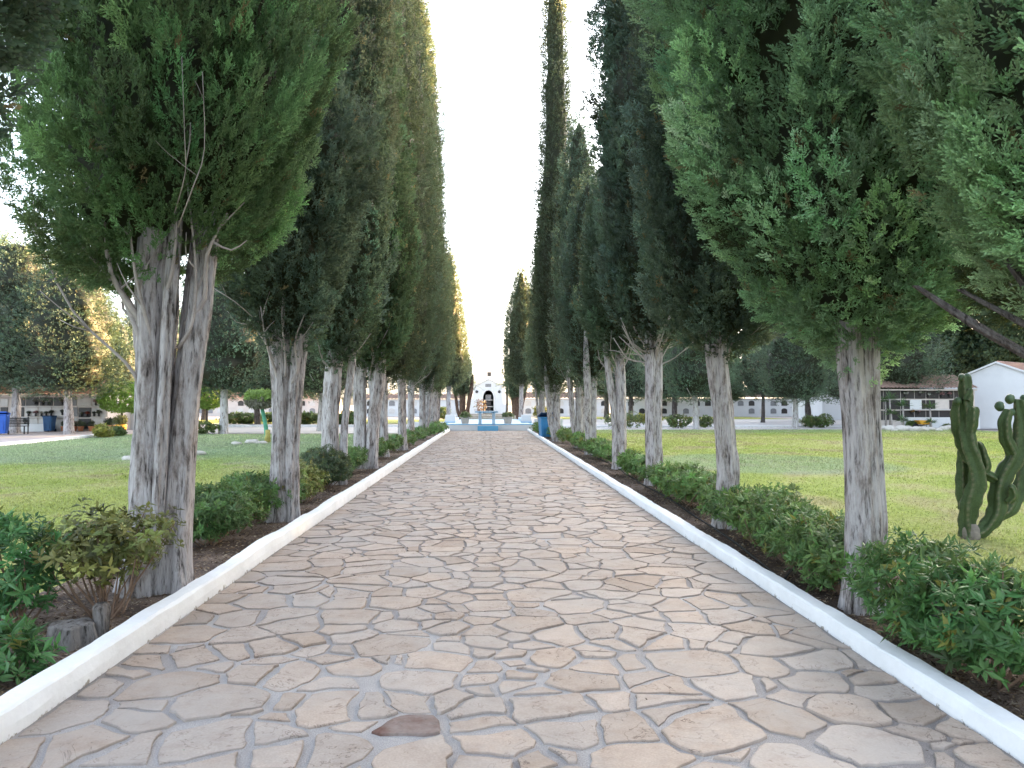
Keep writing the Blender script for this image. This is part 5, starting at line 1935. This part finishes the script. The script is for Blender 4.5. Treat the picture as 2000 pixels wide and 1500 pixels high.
# yuccas by the right niche wall
def yucca(cx, cy_base, cy_top, Y, label, seed, heads=1, L=.55):
    b = AT(*c6(cx, cy_base), Y)
    z = AT(*c6(cx, cy_top), Y)[2]
    t = thing('yucca', label, 'plant', (b[0], Y, 0), 0, 'yuccas before the right niche wall')
    r = np.random.default_rng(seed)
    MB().tube([(0, 0, -.05), (.03, 0, z * .5), (0, 0, z)], [.07, .055, .05], 8).build('trunk', M['twig'], t)
    n = 46
    u = r.normal(0, 1, (n, 3))
    u[:, 2] = np.abs(u[:, 2]) * .9 - .15
    u /= np.linalg.norm(u, axis=1, keepdims=True)
    V = []
    for d in u:
        s = np.cross(d, [0, 0, 1.0])
        s /= np.linalg.norm(s) + 1e-6
        c = np.array([0, 0, z])
        l = L * r.uniform(.7, 1.15)
        V += [c - s * .012, c + d * l * .5 - s * .028, c + d * l + np.array([0, 0, -.05]), c + d * l * .5 + s * .028]
    V = np.array(V)
    col = np.repeat(np.array([[.10, .18, .075]]) * (1 + r.normal(0, .2, (n, 1))), 4, axis=0)
    link('leaf', np_mesh('yucca_leaf', V, np.arange(len(V)).reshape(-1, 4), np.clip(col, .01, .5)), M['leaf'], t)


yucca(182, 720, 560, 48.6, 'tall yucca beside the slim twin trunk', 1, L=.75)
yucca(155, 715, 575, 48.9, 'yucca half hidden by the slim twin trunk', 6, L=.55)
yucca(190, 722, 650, 48.2, 'short yucca below the tall one', 2, L=.6)
yucca(262, 725, 600, 48.4, 'yucca before the left end of the dark niche wall', 3, L=.7)
yucca(256, 728, 690, 48.0, 'small yucca at the stone edging', 4, L=.5)
yucca(428, 725, 612, 48.4, 'star-shaped yucca in the middle of the dark niche wall', 5, L=.7)
yucca(432, 732, 700, 48.0, 'low yucca beside the orange wheelbarrow', 7, L=.45)
a = AT(*c6(385, 730), 48.9)
wbw = thing('wheelbarrow', 'orange wheelbarrow by the right niche wall', 'wheelbarrow', (a[0], 48.9, 0))
MB().prism([(-.45, .58), (.45, .58), (.28, .32), (-.30, .32)], -.3, .3).build('tray', M['orange'], wbw)
MB().tube([(.75, -.22, .55), (.2, -.2, .30), (-.5, -.05, .2)], .018, 6).tube([(.75, .22, .55), (.2, .2, .30), (-.5, .05, .2)], .018, 6).tube([(.3, -.2, .3), (.38, -.2, 0)], .018, 6).tube([(.3, .2, .3), (.38, .2, 0)], .018, 6).build('frame', M['blackm'], wbw)
MB().tube([(-.5, -.04, .19), (-.5, .04, .19)], .19, 14).build('wheel', M['rubber'], wbw)

# rocks
q = np.random.default_rng(9)
RK = 'rough pale rocks edging the right bed'
for k in range(15):
    cx = 150 + k * 28 + q.uniform(-8, 8)
    a = G(*c6(cx, 748 + q.uniform(-3, 8)))
    s = q.uniform(.14, .34)
    tag(MB().blob((0, 0, s * .3), (s * 1.3, s * .8, s * .6), 90 + k, .3, 7).build('rock', M['rock']), 'pale limestone rock of the edging below the yuccas', 'rock', RK).location = a
for k, (px, py, s, lab) in enumerate([(255, 899, .17, 'single pale rock on the lawn left of the three-stemmed trunk'), (385, 889, .2, 'pale rock on the lawn right of the three-stemmed trunk'),
                                      (62, 1092, .12, 'white stone on the lawn edge behind the glossy left shrub'), (462, 868, .14, 'flat stone left in the edging under the small painted-trunk tree'),
                                      (492, 866, .2, 'larger flat stone under the small painted-trunk tree'), (512, 867, .15, 'stone beside the painted trunk base')]):
    tag(MB().blob((0, 0, s * .3), (s * 1.3, s * .8, s * .55), 120 + k, .3, 8).build('rock', M['rock']), lab, 'rock').location = G(px, py)
# ground shrubs before the far lawns
far_sh = [(1325, 836, .95, .5, .95, 'sprawling green bush left of the limed trunk on the right'), (1378, 835, .6, .5, .85, 'green bush right of the limed trunk on the right'),
          (1582, 835, .7, .5, .85, 'bush just right of the limed trunk by the green bins'), (1607, 835, .7, .6, .95, 'bush in front of the right green bin'),
          (1215, 836, 1.4, .8, 1.15, 'clipped dark hedge behind the thin spreading stems'), (200, 855, .42, .4, .65, 'light green tuft at the corner of the left kerb'),
          (228, 852, .4, .4, .5, 'low plant beside the light green tuft'), (395, 848, .9, .5, .75, 'low bush left of the limed trunk on the left'),
          (475, 828, 1.8, .6, 1.0, 'long low hedge before the far pink niche row'), (545, 826, 1.7, .6, 1.0, 'low hedge behind the forked left trunk'),
          (600, 828, 1.4, .6, .95, 'low hedge right of the forked left trunk'), (680, 830, 1.1, .6, 1.1, 'green hedge between the leaning stem and the diverging stems'),
          (1262, 826, 1.2, .6, .8, 'yellowish bush behind the twig-fan trunk'), (1415, 812, 2.2, .8, 1.4, 'dark clipped bush before the far niche row'),
          (1465, 811, 2.2, .8, 1.2, 'long dark hedge before the far niche row'), (1530, 811, 2.4, .8, 1.2, 'dark hedge left of the green bins'),
          (1850, 838, .25, .25, .3, 'tiny tuft at the foot of the gabled house'), (1780, 838, .35, .3, .5, 'small green plant left of the wheelbarrow'),
          (865, 818, .8, .8, 1.3, 'leafy plant behind the left masonry bench'), (1056, 815, 1.0, .8, 1.5, 'yellow-green plant behind the right masonry bench')]
for k, (px, py, rx, ry, h, lab) in enumerate(far_sh):
    x, y = gxy(px, py)
    shrub(x, y, lab, rx, ry, h, 700 + k, R4, int(150 + 130 * rx), 1.0 if y < 60 else 1.6, (.055, .10, .04) if k not in (5, 12, 19) else (.14, .17, .045), nst=4, z0=.02)
a = gxy(236, 848)
t = thing('potted_plant', 'yellowish pot with a round shrub beside the plain white building', 'plant', (a[0], a[1], 0), 0)
MB().lathe([(.18, 0), (.28, .3), (.30, .5), (.26, .52)], 14).build('pot', M['orange'], t)
leafy((0, 0, .75), (.42, .42, .32), 4, (.08, .10, .04), t, 'foliage', 200, 1.5)
a = gxy(214, 845)
t = thing('potted_plant', 'terracotta pot with dark foliage left of the yellowish pot', 'plant', (a[0], a[1], 0), 0)
MB().lathe([(.16, 0), (.26, .28), (.28, .42), (.24, .43)], 14).build('pot', M['terra'], t)
leafy((0, 0, .6), (.34, .34, .26), 5, (.06, .07, .04), t, 'foliage', 150, 1.5)

# tree belt added beyond the right edge, heights set to shade the walk
wv, wc = [], []
r = np.random.default_rng(77)
n0 = 0
Vs, Cs = [], []
for k in range(86):
    t = (k % 43) / 42
    x = 62 - 14 * t + r.uniform(-1.5, 1.5) + (5 if k > 42 else 0)
    y = -22 + 142 * t + r.uniform(-.8, .8) + (1.7 if k > 42 else 0)
    H = r.uniform(26, 29) if y < 96 else r.uniform(14.0, 17.0)
    m = 1500
    u = r.normal(0, 1, (m, 3))
    u /= np.linalg.norm(u, axis=1, keepdims=True)
    P = u * np.array([3.4, 3.4, H / 2]) * (.55 + .45 * r.random((m, 1))) + np.array([x, y, H / 2])
    P[:, 2] = np.abs(P[:, 2])
    V, C = place_sprays(TW, P, u + np.array([0, 0, .6]), r.uniform(2.2, 3.6, m), np.clip(np.array([[.045, .075, .04]]) * (1 + r.normal(0, .2, (m, 1))), .01, .3), r)
    Vs.append(V)
    Cs.append(C)
Vs = np.vstack(Vs)
tag(link('shade_woods', np_mesh('shade_woods', Vs, np.arange(len(Vs)).reshape(-1, 4), np.vstack(Cs)), M['fol']), kind='stuff')

# ================================================================== LIGHT
SUN_EL, SUN_AZ = math.radians(9.5), math.radians(40)     # azimuth: ahead of the +x axis
sd = np.array([math.cos(SUN_EL) * math.cos(SUN_AZ), math.cos(SUN_EL) * math.sin(SUN_AZ), math.sin(SUN_EL)])
sun = bpy.data.objects.new('sun', bpy.data.lights.new('sun', 'SUN'))
COL.objects.link(sun)
sun.data.energy = 4.8
sun.data.angle = math.radians(0.5)
sun.data.color = (1.0, 0.64, 0.25)
sun.rotation_euler = Vector(sd).to_track_quat('Z', 'Y').to_euler()
w = bpy.data.worlds.new('World')
S.world = w
w.use_nodes = True
nt = w.node_tree
bg = nt.nodes['Background']
sky = nt.nodes.new('ShaderNodeTexSky')
sky.sky_type = 'NISHITA'
sky.sun_disc = False
sky.sun_elevation = SUN_EL
sky.sun_rotation = PI / 2 - SUN_AZ
sky.dust_density = 4.0
sky.air_density = 0.8
sky.ozone_density = 1.0
hsv = nt.nodes.new('ShaderNodeHueSaturation')
hsv.inputs['Saturation'].default_value = 0.6
nt.links.new(sky.outputs[0], hsv.inputs['Color'])
nt.links.new(hsv.outputs[0], bg.inputs['Color'])
bg.inputs['Strength'].default_value = 0.15
S.view_settings.view_transform = 'Standard'
S.view_settings.look = 'None'
S.view_settings.gamma = 1
S.view_settings.exposure = 3.45
S.cycles.max_bounces = 6
S.cycles.diffuse_bounces = 4
S.cycles.glossy_bounces = 2
S.cycles.transmission_bounces = 4
S.cycles.use_denoising = True
S.cycles.sample_clamp_indirect = 6
